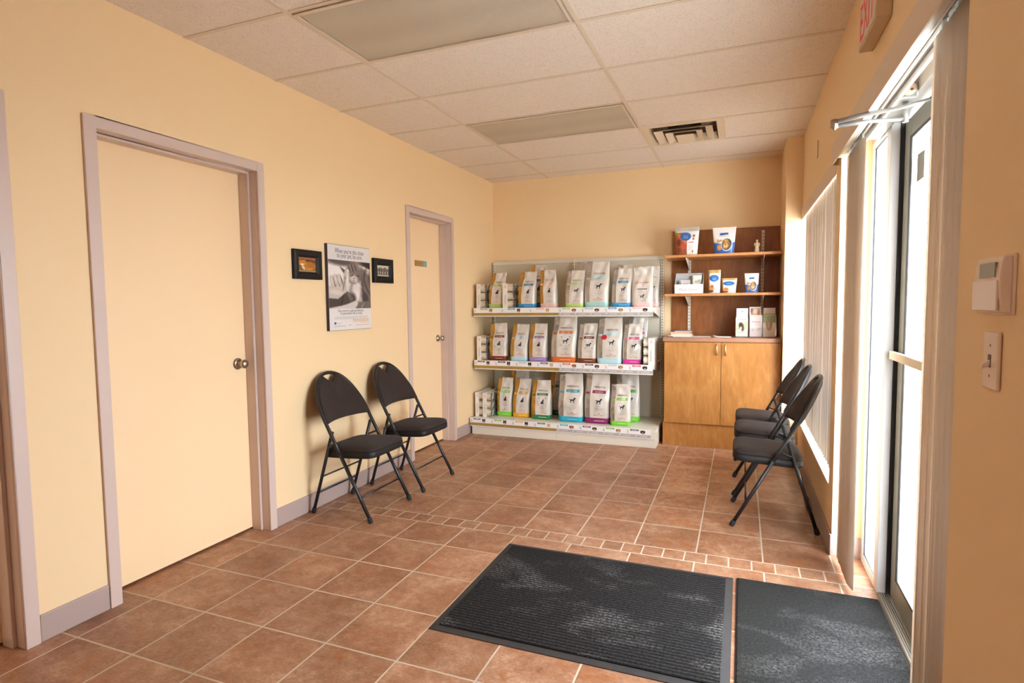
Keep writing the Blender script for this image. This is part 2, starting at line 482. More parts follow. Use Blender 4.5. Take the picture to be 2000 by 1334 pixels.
# left wall with three door openings
DOORS = [(0.04, 0.907), (1.187, 2.191), (3.742, 4.602)]   # outer edges of the casings
DT = 2.192; CW = 0.052
mb = MB()
mb.box(-0.26, -0.2, YB - 0.1, D + 0.1, 0, H)
y = YB - 0.1
for a, c in DOORS:
    mb.box(-0.2, 0, y, a + 0.03, 0, H)
    mb.box(-0.2, 0, a + 0.03, c - 0.03, DT - 0.03, H)
    y = c - 0.03
mb.box(-0.2, 0, y, D + 0.1, 0, H)
struct('wall_left', mb, M['wall'], 'long warm yellow wall on the left with doors and posters', 'wall')
struct('wall_back', MB().box(0, 3.3, D, D + 0.1, 0, H), M['wall'], 'warm yellow end wall behind the shelving', 'wall')
struct('wall_front', MB().box(0, 3.3, YB - 0.1, YB, 0, H), M['wall'], 'yellow wall at the near end of the room', 'wall')
struct('wall_corner', MB().box(PX, XR, PY, D, 0, H), M['wall'], 'yellow boxed pier in the back right corner beside the cabinet', 'wall')
# right wall: window y 3.08..4.947, entrance recess y 1.13..2.925
WY0, WY1, WZ0, WZ1 = 3.075, PY, 0.335, 2.10
EY0, EY1, EZ1 = 1.145, 2.925, 2.225
mb = MB()
mb.box(XR, 3.3, YB - 0.1, EY0, 0, H)
mb.box(XR, 3.3, EY0, EY1, EZ1, H)
mb.box(XR, 3.3, EY1, WY0, 0, H)
mb.box(XR, 3.3, WY0, WY1, 0, WZ0)
mb.box(XR, 3.3, WY0, WY1, WZ1, H)
mb.box(XR, 3.3, WY1, D + 0.1, 0, H)
struct('wall_right', mb, M['wall'], 'yellow wall on the right holding the window and glass entrance', 'wall')
struct('ground', MB().box(3.32, 26, -14, 22, -0.14, -0.06), M['ground'], 'bright pale concrete outside the glass door', 'ground')

# baseboards
BH = 0.113
def skirt(name, boxes, label):
    mb = MB()
    for b in boxes: mb.box(*b)
    struct(name, mb, M['base'], label, 'baseboard', bevel=0.003)
skirt('baseboard_left', [(0, 0.009, a, c, 0, BH) for a, c in ((YB, 0.038), (0.909, 1.185), (2.193, 3.74), (4.604, D))], 'mauve grey vinyl baseboard along the left wall')
skirt('baseboard_back', [(0.009, PX, D - 0.009, D, 0, BH)], 'grey vinyl baseboard along the end wall')
skirt('baseboard_corner', [(PX - 0.009, PX, PY, 5.03, 0, BH), (PX - 0.009, XR, PY - 0.009, PY, 0, BH)], 'grey vinyl baseboard round the corner pier')
skirt('baseboard_right', [(XR - 0.009, XR, EY1, PY - 0.009, 0, BH), (XR - 0.009, XR + 0.14, EY1 - 0.009, EY1, 0, BH), (XR - 0.009, XR, YB, EY0, 0, BH)], 'taupe vinyl baseboard below the window on the right wall')

# ------------------------------------------------------------------ interior doors of the left wall
def knob(parent, off, x, y, z):
    mb = MB()
    mb.lathe([(0, 0), (0.034, 0), (0.034, 0.004), (0.026, 0.010), (0.012, 0.014), (0.011, 0.030), (0.016, 0.034), (0.0245, 0.043), (0.026, 0.052), (0.0235, 0.062), (0.014, 0.068), (0, 0.0695)], (x, y, z), (1, 0, 0), 28)
    return mb.build('door_knob', M['steel'], parent, off)
def door(n, a, c, label, knobz):
    o = (0, (a + c) / 2, 0)
    t = thing('door_%d' % n, label, 'door', o, kind='structure')
    mb = MB()
    # casing face
    mb.box(-0.0, 0.013, a, a + CW, 0, DT); mb.box(-0.0, 0.013, c - CW, c, 0, DT); mb.box(-0.0, 0.013, a + CW, c - CW, DT - CW, DT)
    # jamb liner
    for s0, s1 in ((a + 0.031, a + CW), (c - CW, c - 0.031)): mb.box(-0.199, -0.0005, s0, s1, 0, DT - CW)
    mb.box(-0.199, -0.0005, a + 0.031, c - 0.031, DT - CW, DT - 0.031)
    # stop
    for s0, s1 in ((a + CW, a + CW + 0.016), (c - CW - 0.016, c - CW)): mb.box(-0.118, -0.05, s0, s1, 0, DT - CW)
    mb.box(-0.118, -0.05, a + CW + 0.016, c - CW - 0.016, DT - CW - 0.014, DT - CW)
    mb.build('door_frame', M['frame'], t, o, bevel=0.0025)
    MB().box(-0.16, -0.119, a + CW + 0.003, c - CW - 0.003, 0.014, DT - CW - 0.003).build('door_panel', M['door'], t, o)
    if knobz: knob(t, o, -0.119, c - CW - 0.075, knobz)
    return t
door(1, *DOORS[0], 'cream door at the near end of the left wall, cut by the picture edge', None)
door(2, *DOORS[1], 'large plain cream door in mauve frame with nickel knob', 1.02)
door(3, *DOORS[2], 'cream washroom door in mauve frame beside the food shelves', 1.025)

s = tag(MB().box(-0.119, -0.115, 4.075, 4.285, 1.705, 1.758, 0).box(-0.1152, -0.1145, 4.222, 4.284, 1.706, 1.757, 1).text('Washroom', 4.150, 1.725, 0.026, lambda u, v: Vector((-0.1143, u, v)), 2, width=0.125).build('door_sign', [mat('sign_brass', '9C8148', 0.45), mat('sign_teal', '7FA9A6', 0.5), M['red']]),
        'small brass and teal washroom sign on the far door', 'sign')

# ------------------------------------------------------------------ entrance: sidelight, glass door, threshold
o = (3.27, 2.0, 0)
t = thing('door_4', 'glass entrance door with metal frame and white push bar', 'door', o, kind='structure')
mb = MB()
mb.box(3.235, 3.271, 2.535, 2.60, 0, 2.13)            # post between sidelight and door
mb.box(3.235, 3.3, EY0, EY0 + 0.05, 0, 2.13)        # near jamb
mb.box(3.235, 3.3, EY0, EY1, 2.13, EZ1)             # header
mb.build('door_frame', M['alu_w'], t, o, bevel=0.003)
lf = MB()
lf.box(3.283, 3.325, 2.42, 2.512, 0.018, 2.115); lf.box(3.283, 3.325, EY0 + 0.06, EY0 + 0.16, 0.018, 2.115)
lf.box(3.283, 3.325, EY0 + 0.16, 2.42, 0.018, 0.125); lf.box(3.283, 3.325, EY0 + 0.16, 2.42, 2.035, 2.115)
leaf = lf.build('door_leaf', M['bronze'], t, o, bevel=0.003)
gk = MB()
for b in ((3.2800, 3.2835, 2.393, 2.4205, 0.124, 2.036), (3.2800, 3.2835, EY0 + 0.159, EY0 + 0.172, 0.124, 2.036), (3.2800, 3.2835, EY0 + 0.172, 2.393, 0.124, 0.134), (3.2800, 3.2835, EY0 + 0.172, 2.393, 2.024, 2.036)): gk.box(*b)
gk.build('gasket', M['gasket'], leaf, o)
MB().box(3.303, 3.308, EY0 + 0.165, 2.412, 0.126, 2.03).build('pane', M['glass'], t, o)
MB().box(3.2712, 3.289, 2.530, 2.60, 0.0, 2.13).box(3.289, 3.3, 2.5122, 2.60, 0.0, 2.13).build('gasket', M['gasket'], t, o)
pb = MB().box(3.250, 3.266, EY0 + 0.10, 2.515, 1.093, 1.130).box(3.266, 3.2835, 2.45, 2.48, 1.10, 1.123).box(3.266, 3.2835, EY0 + 0.11, EY0 + 0.14, 1.10, 1.123).build('push_bar', mat('cream_bar', 'E9DDC8', 0.4), t, o, bevel=0.003)
MB().lathe([(0, 0), (0.007, 0), (0.007, 0.003), (0, 0.004)], (3.258, 2.515, 1.112), (0, 1, 0), 12).build('screw', M['steel'], pb, o)

o = (3.27, 2.76, 0)
t = thing('window_1', 'narrow full-height sidelight window beside the glass door', 'window', o, kind='structure')
mb = MB().box(3.235, 3.29, EY1 - 0.055, EY1, 0, 2.13).box(3.235, 3.29, 2.60, EY1 - 0.055, 0, 0.05).box(3.235, 3.29, 2.60, EY1 - 0.055, 2.095, 2.13).box(3.235, 3.29, 2.60, 2.615, 0.05, 2.095)
mb.build('window_frame', M['white_lit'], t, o, bevel=0.002)
MB().box(3.2385, 3.245, EY1 - 0.060, EY1 - 0.0555, 0.05, 2.095).box(3.237, 3.245, 2.616, EY1 - 0.060, 2.091, 2.095).box(3.237, 3.245, 2.616, EY1 - 0.060, 0.05, 0.053).build('gasket', M['gasket'], t, o)
MB().box(3.258, 3.263, 2.614, EY1 - 0.054, 0.049, 2.096).build('pane', M['glass'], t, o)

mb = MB()
for k in range(6): mb.box(3.238 + k * 0.009, 3.245 + k * 0.009, EY0 + 0.05, 2.533, 0.0, 0.012)
mb.box(3.236, 3.294, EY0 + 0.05, 2.533, 0.0, 0.008)
struct('trim_2', mb, mat('threshold_aluminium', '8F867A', 0.45, 0.6), 'ridged metal door threshold', 'threshold')
tag(MB().box(3.3015, 3.3028, 2.29, 2.39, 1.84, 1.95).build('notice', mat('grey_notice_back', 'A9ADA4', 0.7)), 'small grey notice stuck on the entrance door glass', 'notice')

# closer above the sidelight with its folded arm
o = (3.2, 2.4, 2.13)
t = thing('door_closer', 'grey overhead door closer with long folded arm', 'door closer', o)
bd = MB().box(3.178, 3.2345, 2.12, 2.44, 2.106, 2.166).box(3.178, 3.2345, 2.44, 2.74, 2.110, 2.162).build('closer_body', M['alu'], t, o, bevel=0.006)
MB().lathe([(0, 0), (0.022, 0), (0.024, 0.003), (0.024, 0.008), (0, 0.008)], (3.204, 2.1195, 2.138), (0, -1, 0), 20).build('end_cap', mat('pale_cap', 'CDB59D', 0.5), bd, o)
MB().lathe([(0, 0.0), (0.005, 0.0), (0.005, 0.002), (0, 0.002)], (3.197, 2.1105, 2.144), (0, -1, 0), 10).lathe([(0, 0.0), (0.005, 0.0), (0.005, 0.002), (0, 0.002)], (3.212, 2.1105, 2.134), (0, -1, 0), 10).build('screw', mat('plum_screw', '6B3F4E', 0.5), bd, o)
E1 = Vector((2.962, 2.12, 2.040))
MB().tube([E1 + Vector((0, 0, 0.006)), (3.06, 2.094, 2.056), (3.17, 2.063, 2.058), (3.262, 2.038, 2.072)], [0.010, 0.009, 0.007, 0.006], 10).build('arm', M['alu'], t, o)
MB().tube([E1 + Vector((0, 0, -0.008)), (3.08, 2.142, 2.043), (3.205, 2.166, 2.043)], [0.009, 0.008, 0.008], 10).tube([(3.205, 2.166, 2.030), (3.205, 2.166, 2.110)], 0.011, 12).build('arm', M['alu'], t, o)
MB().lathe([(0, -0.022), (0.006, -0.022), (0.006, -0.016), (0.014, -0.016), (0.014, 0.016), (0, 0.017)], E1, (0, 0, 1), 18).build('elbow_joint', M['steel'], t, o)
MB().box(3.262, 3.2825, 1.98, 2.07, 2.072, 2.102).build('shoe_plate', M['alu'], t, o, bevel=0.003)

# ------------------------------------------------------------------ vertical blinds
def slat_mesh(w, h):
    mb = MB(); n = 6; vs = []
    for z in (0, h):
        for th in (0.0004, -0.0004):
            for i in range(n + 1):
                u = -0.5 + i / n
                vs.append((u * w, th + 0.007 * (0.25 - u * u) * 4 * 0.6, z))
    k = n + 1
    fs = []
    for i in range(n):
        fs += [(i, i + 1, 2 * k + i + 1, 2 * k + i), (k + i + 1, k + i, 3 * k + i, 3 * k + i + 1), (i + 1, i, k + i, k + i + 1), (2 * k + i, 2 * k + i + 1, 3 * k + i + 1, 3 * k + i)]
    fs += [(0, 2 * k, 3 * k, k), (n, k + n, 3 * k + n, 2 * k + n)]
    mb.add(vs, fs, 0, True)
    return mb
def clip_mb(h):
    mb = MB(); mb.box(-0.010, 0.010, -0.004, 0.004, h - 0.004, h + 0.022); mb.tube([(0, 0, h + 0.02), (0, 0, h + 0.045)], 0.004, 8); mb.tube([(-0.007, 0, h + 0.004), (-0.007, 0, h - 0.012)], 0.005, 8)
    return mb

o = (XR, 2.0, 2.07)
t = thing('vertical_blind', 'vertical blind of the entrance, slats drawn to both sides under a taupe valance', 'blind', o)
VX = 3.068
MB().box(VX, VX + 0.005, 0.95, 3.035, 2.065, 2.168).box(VX + 0.005, 3.099, 3.030, 3.035, 2.065, 2.168).box(VX + 0.005, 3.099, 0.95, 0.955, 2.065, 2.168).box(VX + 0.005, 3.099, 0.955, 3.03, 2.163, 2.168).build('valance', M['valance'], t, o, bevel=0.0015)
hr = MB()
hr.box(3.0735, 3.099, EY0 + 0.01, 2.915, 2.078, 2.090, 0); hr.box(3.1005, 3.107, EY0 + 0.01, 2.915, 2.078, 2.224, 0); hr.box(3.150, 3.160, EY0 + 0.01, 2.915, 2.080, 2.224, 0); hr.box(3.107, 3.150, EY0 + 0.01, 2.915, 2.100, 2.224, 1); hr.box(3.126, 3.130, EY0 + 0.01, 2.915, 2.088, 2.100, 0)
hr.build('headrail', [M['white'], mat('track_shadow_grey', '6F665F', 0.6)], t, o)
proto = None
SH = 2.045
def put_slat(par, org, x, y, z, rz, sh):
    global proto
    if proto is None or proto[1] != sh:
        sm = slat_mesh(0.089, sh).build('slat', M['slat' if sh > 1.8 else 'slat_window'], par)
        MBc = clip_mb(sh).build('carrier_clip', M['clip'], sm)
        proto = (sm, sh); c = sm
    else:
        c = copy_tree(proto[0], par)
    c.parent = par
    c.location = (x - org[0], y - org[1], z - org[2]); c.rotation_euler = (0, 0, rz)
rr = random.Random(3)
SX = 3.124
TL = PI / 2 + 0.20
for k in range(10):
    put_slat(t, o, SX, 2.525 + k * 0.032, 0.022, TL + rr.uniform(-0.04, 0.04), SH)
for y in (1.185, 1.205, 1.225, 1.245, 1.275, 1.30, 1.345, 1.40, 1.425):
    put_slat(t, o, SX, y, 0.022, TL + rr.uniform(-0.04, 0.04), SH)

o = (XR, 4.0, 2.03)
t = thing('vertical_blind', 'vertical blind hanging in the window over the black chairs', 'blind', o)
MB().box(3.094, 3.1, WY0 + 0.005, PY - 0.003, 2.028, 2.12).build('valance', M['valance'], t, o, bevel=0.0015)
MB().box(3.115, 3.165, WY0 + 0.01, PY - 0.01, 2.06, 2.099).build('headrail', M['white'], t, o)
proto = None
sh = 1.655
k = 0
y = WY0 + 0.05
while y < PY - 0.10:
    put_slat(t, o, 3.142, y, 0.390, rr.uniform(-0.05, 0.05) - 1.0, sh)
    y += 0.076

o = (3.28, 4.0, WZ0)
t = thing('window_2', 'wide window behind the vertical blind on the right wall', 'window', o, kind='structure')
mb = MB()
a, c = WY0, WY1
mb.box(3.25, 3.3, a, a + 0.045, WZ0, WZ1).box(3.25, 3.3, c - 0.045, c, WZ0, WZ1).box(3.25, 3.3, a + 0.045, c - 0.045, WZ0, WZ0 + 0.045).box(3.25, 3.3, a + 0.045, c - 0.045, WZ1 - 0.045, WZ1).box(3.25, 3.3, 3.99, 4.03, WZ0 + 0.045, WZ1 - 0.045)
mb.build('window_frame', M['white_lit'], t, o)
MB().box(3.272, 3.277, a + 0.044, 3.991, WZ0 + 0.044, WZ1 - 0.044).box(3.272, 3.277, 4.029, c - 0.044, WZ0 + 0.044, WZ1 - 0.044).build('pane', M['glass'], t, o)
MB().box(XR - 0.006, 3.25, a, c, WZ0 - 0.0, WZ0 + 0.012).build('window_sill', mat('sill_paint', 'F0E2C6', 0.5), t, o, bevel=0.002)

# ------------------------------------------------------------------ ceiling fixtures
def fixture(label, y0, sag):
    o = (1.27, y0 + 0.305, H)
    t = thing('ceiling_light', label, 'light', o)
    x0, x1, y1 = 0.675, 1.865, y0 + 0.61
    ya, yb = y0 + 0.015, y1 - 0.015
    w = 0.017
    MB().box(x0, x1, ya, ya + w, H - 0.012, H - 0.0055).box(x0, x1, yb - w, yb, H - 0.012, H - 0.0055).box(x0, x0 + w, ya + w, yb - w, H - 0.012, H - 0.0055).box(x1 - w, x1, ya + w, yb - w, H - 0.012, H - 0.0055).build('light_frame', M['tbar'], t, o, bevel=0.002)
    nx, ny = 24, 12
    mb = MB(); vs = []
    for j in range(ny + 1):
        for i in range(nx + 1):
            u, v = i / nx, j / ny
            vs.append((x0 + w + (x1 - x0 - 2 * w) * u, ya + w + (yb - ya - 2 * w) * v, H - 0.0045 - sag * math.sin(PI * u) * math.sin(PI * v)))
    mb.add(vs, [(j * (nx + 1) + i, j * (nx + 1) + i + 1, (j + 1) * (nx + 1) + i + 1, (j + 1) * (nx + 1) + i) for j in range(ny) for i in range(nx)], 0, True)
    mb.build('diffuser', M['diffuser'], t, o)
# prismatic pattern for the lenses
q = NT(M['diffuser']); b = M['diffuser'].node_tree.nodes['Principled BSDF']
tc = q.n('ShaderNodeTexCoord').outputs['Object']
w1 = q.n('ShaderNodeTexWave', bands_direction='X'); w1.inputs['Scale'].default_value = 45; q.set(w1.inputs['Vector'], tc)
w2 = q.n('ShaderNodeTexWave', bands_direction='Y'); w2.inputs['Scale'].default_value = 45; q.set(w2.inputs['Vector'], tc)
w3 = q.n('ShaderNodeTexWave', bands_direction='Y'); w3.inputs['Scale'].default_value = 1.05; q.set(w3.inputs['Vector'], tc)
hh = q.math('MULTIPLY', w1.outputs['Fac'], w2.outputs['Fac'])
q.set(b.inputs['Normal'], q.bump(hh, 0.5, 0.002))
cc = q.mix(hh, (*lin('B4A794'), 1), (*lin('C6BAA9'), 1))
q.set(b.inputs['Base Color'], q.mix(q.math('MULTIPLY', w3.outputs['Fac'], 0.25), cc, (*lin('D8CCB8'), 1)))
fixture('large unlit fluorescent ceiling panel nearest the camera', 1.714, 0.022)
fixture('unlit fluorescent ceiling panel farther back, beside the air vent', 3.544, 0.004)

o = (2.185, 4.459, H)
t = thing('air_vent', 'square louvred ceiling air vent beside the far light panel', 'vent', o)
cx, cy = 2.187, 4.459
def ring(mb, ho, zo, hi, zi, m=0):
    P = lambda h, z: [(cx - h, cy - h, z), (cx + h, cy - h, z), (cx + h, cy + h, z), (cx - h, cy + h, z)]
    mb.add(P(ho, zo) + P(hi, zi), [(i, (i + 1) % 4, 4 + (i + 1) % 4, 4 + i) for i in range(4)], m)
mb = MB(); ring(mb, 0.304, H - 0.0005, 0.302, H - 0.006); ring(mb, 0.302, H - 0.006, 0.255, H - 0.008); ring(mb, 0.255, H - 0.008, 0.240, H + 0.05)
mb.build('vent_frame', M['vent'], t, o, fix=False)
yf = cy + 0.252
for a_, yn, w in ((0.222, cy - 0.165, 0.058), (0.142, cy - 0.080, 0.052)):
    zo, zi = H - 0.014, H + 0.012
    O = [(cx - a_, yf, zo), (cx - a_, yn, zo), (cx + a_, yn, zo), (cx + a_, yf, zo)]
    I = [(cx - a_ + w, yf, zi), (cx - a_ + w, yn + w, zi), (cx + a_ - w, yn + w, zi), (cx + a_ - w, yf, zi)]
    O2 = [(x, y, z + 0.003) for x, y, z in O]; I2 = [(x, y, z + 0.003) for x, y, z in I]
    fs = []
    for k in range(3): fs += [(k, k + 1, 5 + k, 4 + k), (9 + k, 8 + k, 12 + k, 13 + k), (k + 1, k, 8 + k, 9 + k), (4 + k, 5 + k, 13 + k, 12 + k)]
    fs += [(0, 4, 12, 8), (3, 11, 15, 7)]
    MB().add(O + I + O2 + I2, fs).build('louvre', M['vent'], t, o)
MB().add([(cx - .068, yf, H - .014), (cx - .068, cy + .005, H - .014), (cx + .068, cy + .005, H - .014), (cx + .068, yf, H - .014), (cx - .068, yf, H - .010), (cx - .068, cy + .005, H - .010), (cx + .068, cy + .005, H - .010), (cx + .068, yf, H - .010)],
         [(0, 1, 2, 3), (7, 6, 5, 4), (0, 4, 5, 1), (1, 5, 6, 2), (2, 6, 7, 3), (3, 7, 4, 0)]).build('centre_plate', M['vent'], t, o)
mb = MB(); ring(mb, 0.312, H + 0.001, 0.312, H + 0.12); mb.quad((cx - .312, cy - .312, H + .12), (cx + .312, cy - .312, H + .12), (cx + .312, cy + .312, H + .12), (cx - .312, cy + .312, H + .12))
dk = mb.build('duct', mat('duct_lining', 'A08C74', 0.8), t, o)
MB().lathe([(0.13, 0.0), (0.13, 0.07), (0.0, 0.07)], (cx, cy, H + 0.045), (0, 0, 1), 28).build('duct_collar', mat('duct_dark', '1A1816', 0.8), dk, o)

# ------------------------------------------------------------------ exit sign, thermostat, switch, sensor
o = (XR, 2.05, 2.42)
t = thing('exit_sign', 'beige box exit sign with red letters above the entrance', 'sign', o)
MB().box(3.051, 3.099, 1.895, 2.205, 2.325, 2.515).build('sign_box', M['beige'], t, o, bevel=0.003)
MB().box(3.0495, 3.051, 1.902, 2.198, 2.332, 2.508, 0).build('face_panel', M['exitface'], t, o)
fm = plane((3.0488, 2.05, 2.351), (0, -1, 0), (0, 0, 1))
MB().text('EXIT', 0, 0, 0.19, fm, 0, width=0.25).build('lettering', M['exitred'], t, o)

o = (XR, 0.91, 1.385)
t = thing('thermostat', 'ivory thermostat with grey display above the light switch', 'thermostat', o)
MB().box(3.095, 3.1, 0.838, 0.982, 1.327, 1.441).build('wall_plate', M['thermo'], t, o, bevel=0.002)
n = 12
prof = []
for i in range(n + 1):
    k = i / n
    prof.append((1.331 + 0.106 * k, 3.0825 - 0.006 * math.sin(PI * k) ** 0.7))
mb = MB(); vs = []
for z, x in prof: vs += [(3.0955, 0.843, z), (3.0955, 0.977, z), (x, 0.847, z), (x, 0.973, z)]
fs = []
for i in range(n):
    a0, b0 = 4 * i, 4 * i + 4
    fs += [(a0 + 2, a0 + 3, b0 + 3, b0 + 2), (a0, a0 + 2, b0 + 2, b0), (a0 + 3, a0 + 1, b0 + 1, b0 + 3), (a0 + 1, a0, b0, b0 + 1)]
fs += [(0, 1, 3, 2), (4 * n, 4 * n + 2, 4 * n + 3, 4 * n + 1)]
mb.add(vs, fs).build('case', M['thermo'], t, o, bevel=0.003)
MB().box(3.0750, 3.080, 0.866, 0.940, 1.398, 1.426).build('display', M['screen'], t, o)
MB().box(3.0738, 3.0775, 0.852, 0.970, 1.335, 1.392).build('flip_cover', mat('pale_cover', 'EFE2D6', 0.2), t, o, bevel=0.001)

o = (XR, 0.925, 1.235)
t = thing('light_switch', 'single white toggle light switch on the near right wall', 'switch', o)
MB().box(3.092, 3.0995, 0.887, 0.958, 1.179, 1.293).build('switch_plate', M['thermo'], t, o, bevel=0.004)
MB().prism([(0, -0.006), (0.014, -0.012), (0.014, -0.003), (0, 0.006)], plane((3.0925, 0.918, 1.232), (-1, 0, 0), (0, 0, 1)), (0, 0.010, 0)).build('toggle', M['thermo'], t, o, bevel=0.001)
MB().box(3.0912, 3.0922, 0.916, 0.930, 1.223, 1.248, 0).lathe([(0, 0), (0.0035, 0), (0, 0.001)], (3.0921, 0.9225, 1.266), (-1, 0, 0), 10).lathe([(0, 0), (0.0035, 0), (0, 0.001)], (3.0921, 0.9225, 1.206), (-1, 0, 0), 10).build('screw_and_slot', mat('slot_brown', '7A6A5C', 0.6), t, o)
tag(MB().box(3.093, 3.0995, 3.935, 3.975, 2.312, 2.425).build('wall_sensor', mat('cream_sensor', 'DCC6A2', 0.5), bevel=0.004), 'slim cream sensor box on right wall near the ceiling', 'sensor')

# ------------------------------------------------------------------ left wall pictures
XW = lambda off: (lambda u, v: Vector((off, u, v)))
def poster():
    y0, y1, z0, z1 = 2.715, 3.193, 1.181, 1.778
    o = (0, (y0 + y1) / 2, z0)
    t = thing('poster', 'tall white poster with sepia photo of a hand stroking a kitten', 'poster', o)
    MB().box(0.0, 0.022, y0, y1, z0, z1, 0).build('backing_board', mat('plum_board_edge', '32222B', 0.5), t, o)
    MB().box(0.0221, 0.0235, y0 + 0.004, y1, z0 + 0.002, z1 - 0.002).build('poster_sheet', mat('poster_paper', 'DDD6D2', 0.45), t, o)
    w = y1 - y0 - 0.004; h = z1 - z0
    zb, zt = z0 + h * 0.255, z0 + h * 0.823
    def art(u, v):
        y = 1 - v
        img = np.ones(u.shape + (3,)) * np.array([188, 176, 168.])
        img = lay(img, ell(u, y, 0.12, 0.22, 0.42, 0.36, 0.2, 0.5), 'E6DFD8')
        img = lay(img, ell(u, y, 0.26, 0.02, 0.36, 0.09, 0.08, 0.4), '3E3431', 0.9)
        img = lay(img, ell(u, y, 0.95, 0.04, 0.24, 0.12, 0.2, 0.4), '241C1B')
        img = lay(img, ell(u, y, 0.88, 0.135, 0.16, 0.025, 0.35, 0.4), 'D0C7C0')
        # body, darker to the right, pale chest
        img = lay(img, pol(u, y, [(0.52, 0.45), (0.70, 0.14), (0.84, 0.16), (1.02, 0.34), (1.05, 1.0), (0.50, 0.95), (0.46, 0.7)], 0.02), '6A5C57')
        st = np.clip(np.sin(u * 46 + 7 * np.sin(y * 4.5)) * 1.5, 0, 1)
        img = lay(img, ell(u, y, 0.88, 0.55, 0.22, 0.42, 0, 0.3) * st, '3A302E', 0.75)
        img = lay(img, ell(u, y, 0.64, 0.60, 0.12, 0.24, 0.12, 0.45), 'D6CBC3')
        img = lay(img, ell(u, y, 0.66, 0.74, 0.07, 0.12, 0, 0.4), 'E4DBD4', 0.8)
        img = lay(img, ell(u, y, 0.53, 0.80, 0.09, 0.12, 0.2, 0.4), '2A2120', 0.9)
        img = lay(img, ell(u, y, 0.75, 0.84, 0.05, 0.10, 0, 0.4), 'B0A39B', 0.9); img = lay(img, ell(u, y, 0.86, 0.80, 0.07, 0.13, 0, 0.4), '2E2523', 0.9)
        img = lay(img, ell(u, y, 0.80, 0.60, 0.02, 0.26, -0.1, 0.6), '2E2523', 0.8)
        # head tilted down
        img = lay(img, pol(u, y, [(0.53, 0.12), (0.605, -0.03), (0.69, 0.14)], 0.012), '5E514C'); img = lay(img, pol(u, y, [(0.575, 0.11), (0.61, 0.02), (0.65, 0.12)], 0.012), 'A29088')
        img = lay(img, pol(u, y, [(0.40, 0.21), (0.25, 0.125), (0.36, 0.29)], 0.012), '3E3330')
        img = lay(img, ell(u, y, 0.58, 0.27, 0.20, 0.21, -0.2, 0.08), '7C6D67')
        stripes = np.clip(np.sin(u * 78 - y * 26) * 1.6, 0, 1)
        img = lay(img, ell(u, y, 0.56, 0.15, 0.12, 0.09, 0, 0.4) * stripes, '2C2322', 0.85)
        img = lay(img, ell(u, y, 0.73, 0.30, 0.06, 0.10, -0.2, 0.4) * np.clip(np.sin(y * 120 - u * 50) * 1.5, 0, 1), '2C2322', 0.7)
        img = lay(img, ell(u, y, 0.58, 0.37, 0.10, 0.075, 0.3, 0.35), 'C4B8B0')
        img = lay(img, ell(u, y, 0.54, 0.30, 0.045, 0.012, -0.45, 0.35), '1E1716'); img = lay(img, ell(u, y, 0.69, 0.305, 0.05, 0.014, 0.35, 0.35), '1E1716')
        img = lay(img, pol(u, y, [(0.565, 0.355), (0.61, 0.355), (0.588, 0.385)], 0.008), '4A3936')
        img = lay(img, ell(u, y, 0.588, 0.415, 0.035, 0.008, 0, 0.5), '4A3D3A', 0.8)
        for k in range(5):
            img = lay(img, ell(u, y, 0.655 + 0.018 * k, 0.42 + 0.028 * k, 0.085, 0.0035, 0.75 - 0.08 * k, 0.9), 'F0E8E2', 0.7)
        # hand: curled fingers, thumb raised along the cheek, wrist at left
        for k, (fx, fy) in enumerate(((0.085, 0.455), (0.17, 0.425), (0.255, 0.42))):
            img = lay(img, ell(u, y, fx, fy, 0.052, 0.14, -0.28, 0.1), 'B9ABA2'); img = lay(img, ell(u, y, fx - 0.012, fy - 0.04, 0.025, 0.08, -0.28, 0.6), 'D8CDC6', 0.8)
            img = lay(img, ell(u, y, fx + 0.048, fy + 0.02, 0.012, 0.12, -0.28, 0.5), '3A2F2C', 0.9)
        img = lay(img, pol(u, y, [(-.05, 0.53), (0.16, 0.55), (0.29, 0.60), (0.325, 0.44), (0.345, 0.26), (0.385, 0.19), (0.435, 0.17), (0.475, 0.20), (0.475, 0.31), (0.465, 0.46), (0.46, 0.62), (0.36, 0.72), (0.2, 0.80), (-.05, 0.78)], 0.012), 'BBAEA5')
        img = lay(img, ell(u, y, 0.43, 0.42, 0.025, 0.20, 0.03, 0.6), 'E6DDD6', 0.85)
        img = lay(img, ell(u, y, 0.15, 0.66, 0.2, 0.05, 0.1, 0.6), 'DDD3CB', 0.6)
        img = lay(img, ell(u, y, 0.445, 0.205, 0.024, 0.022, 0.3, 0.25), 'EAE2DC', 0.9)
        img = lay(img, ell(u, y, 0.375, 0.36, 0.02, 0.03, 0.2, 0.5), '75665F', 0.7); img = lay(img, ell(u, y, 0.34, 0.52, 0.012, 0.11, 0.2, 0.5), '4E423E', 0.8)
        # sleeve and bedding
        img = lay(img, pol(u, y, [(-.05, 0.78), (0.2, 0.80), (0.42, 0.64), (0.55, 0.74), (0.57, 0.86), (0.40, 0.92), (-.05, 0.99)], 0.01), '3C322F')
        img = lay(img, ell(u, y, 0.30, 0.82, 0.018, 0.12, 0.3, 0.4), '171211', 0.9)
        img = lay(img, pol(u, y, [(0.40, 0.68), (0.46, 0.66), (0.56, 0.80), (0.50, 0.86)], 0.01), '6E615B', 0.9); img = lay(img, ell(u, y, 0.515, 0.765, 0.008, 0.008, 0, 0.3), '171211')
        img = lay(img, pol(u, y, [(0.02, 1.02), (0.40, 0.91), (0.62, 0.83), (0.68, 0.91), (0.60, 1.02)], 0.012), 'C9BFB8')
        img = lay(img, pol(u, y, [(0.60, 1.02), (0.70, 0.86), (1.02, 0.84), (1.02, 1.02)], 0.015), '655851', 0.95)
        img = lay(img, ell(u, y, 0.78, 0.95, 0.015, 0.1, 0.6, 0.5), 'A89C94', 0.6)
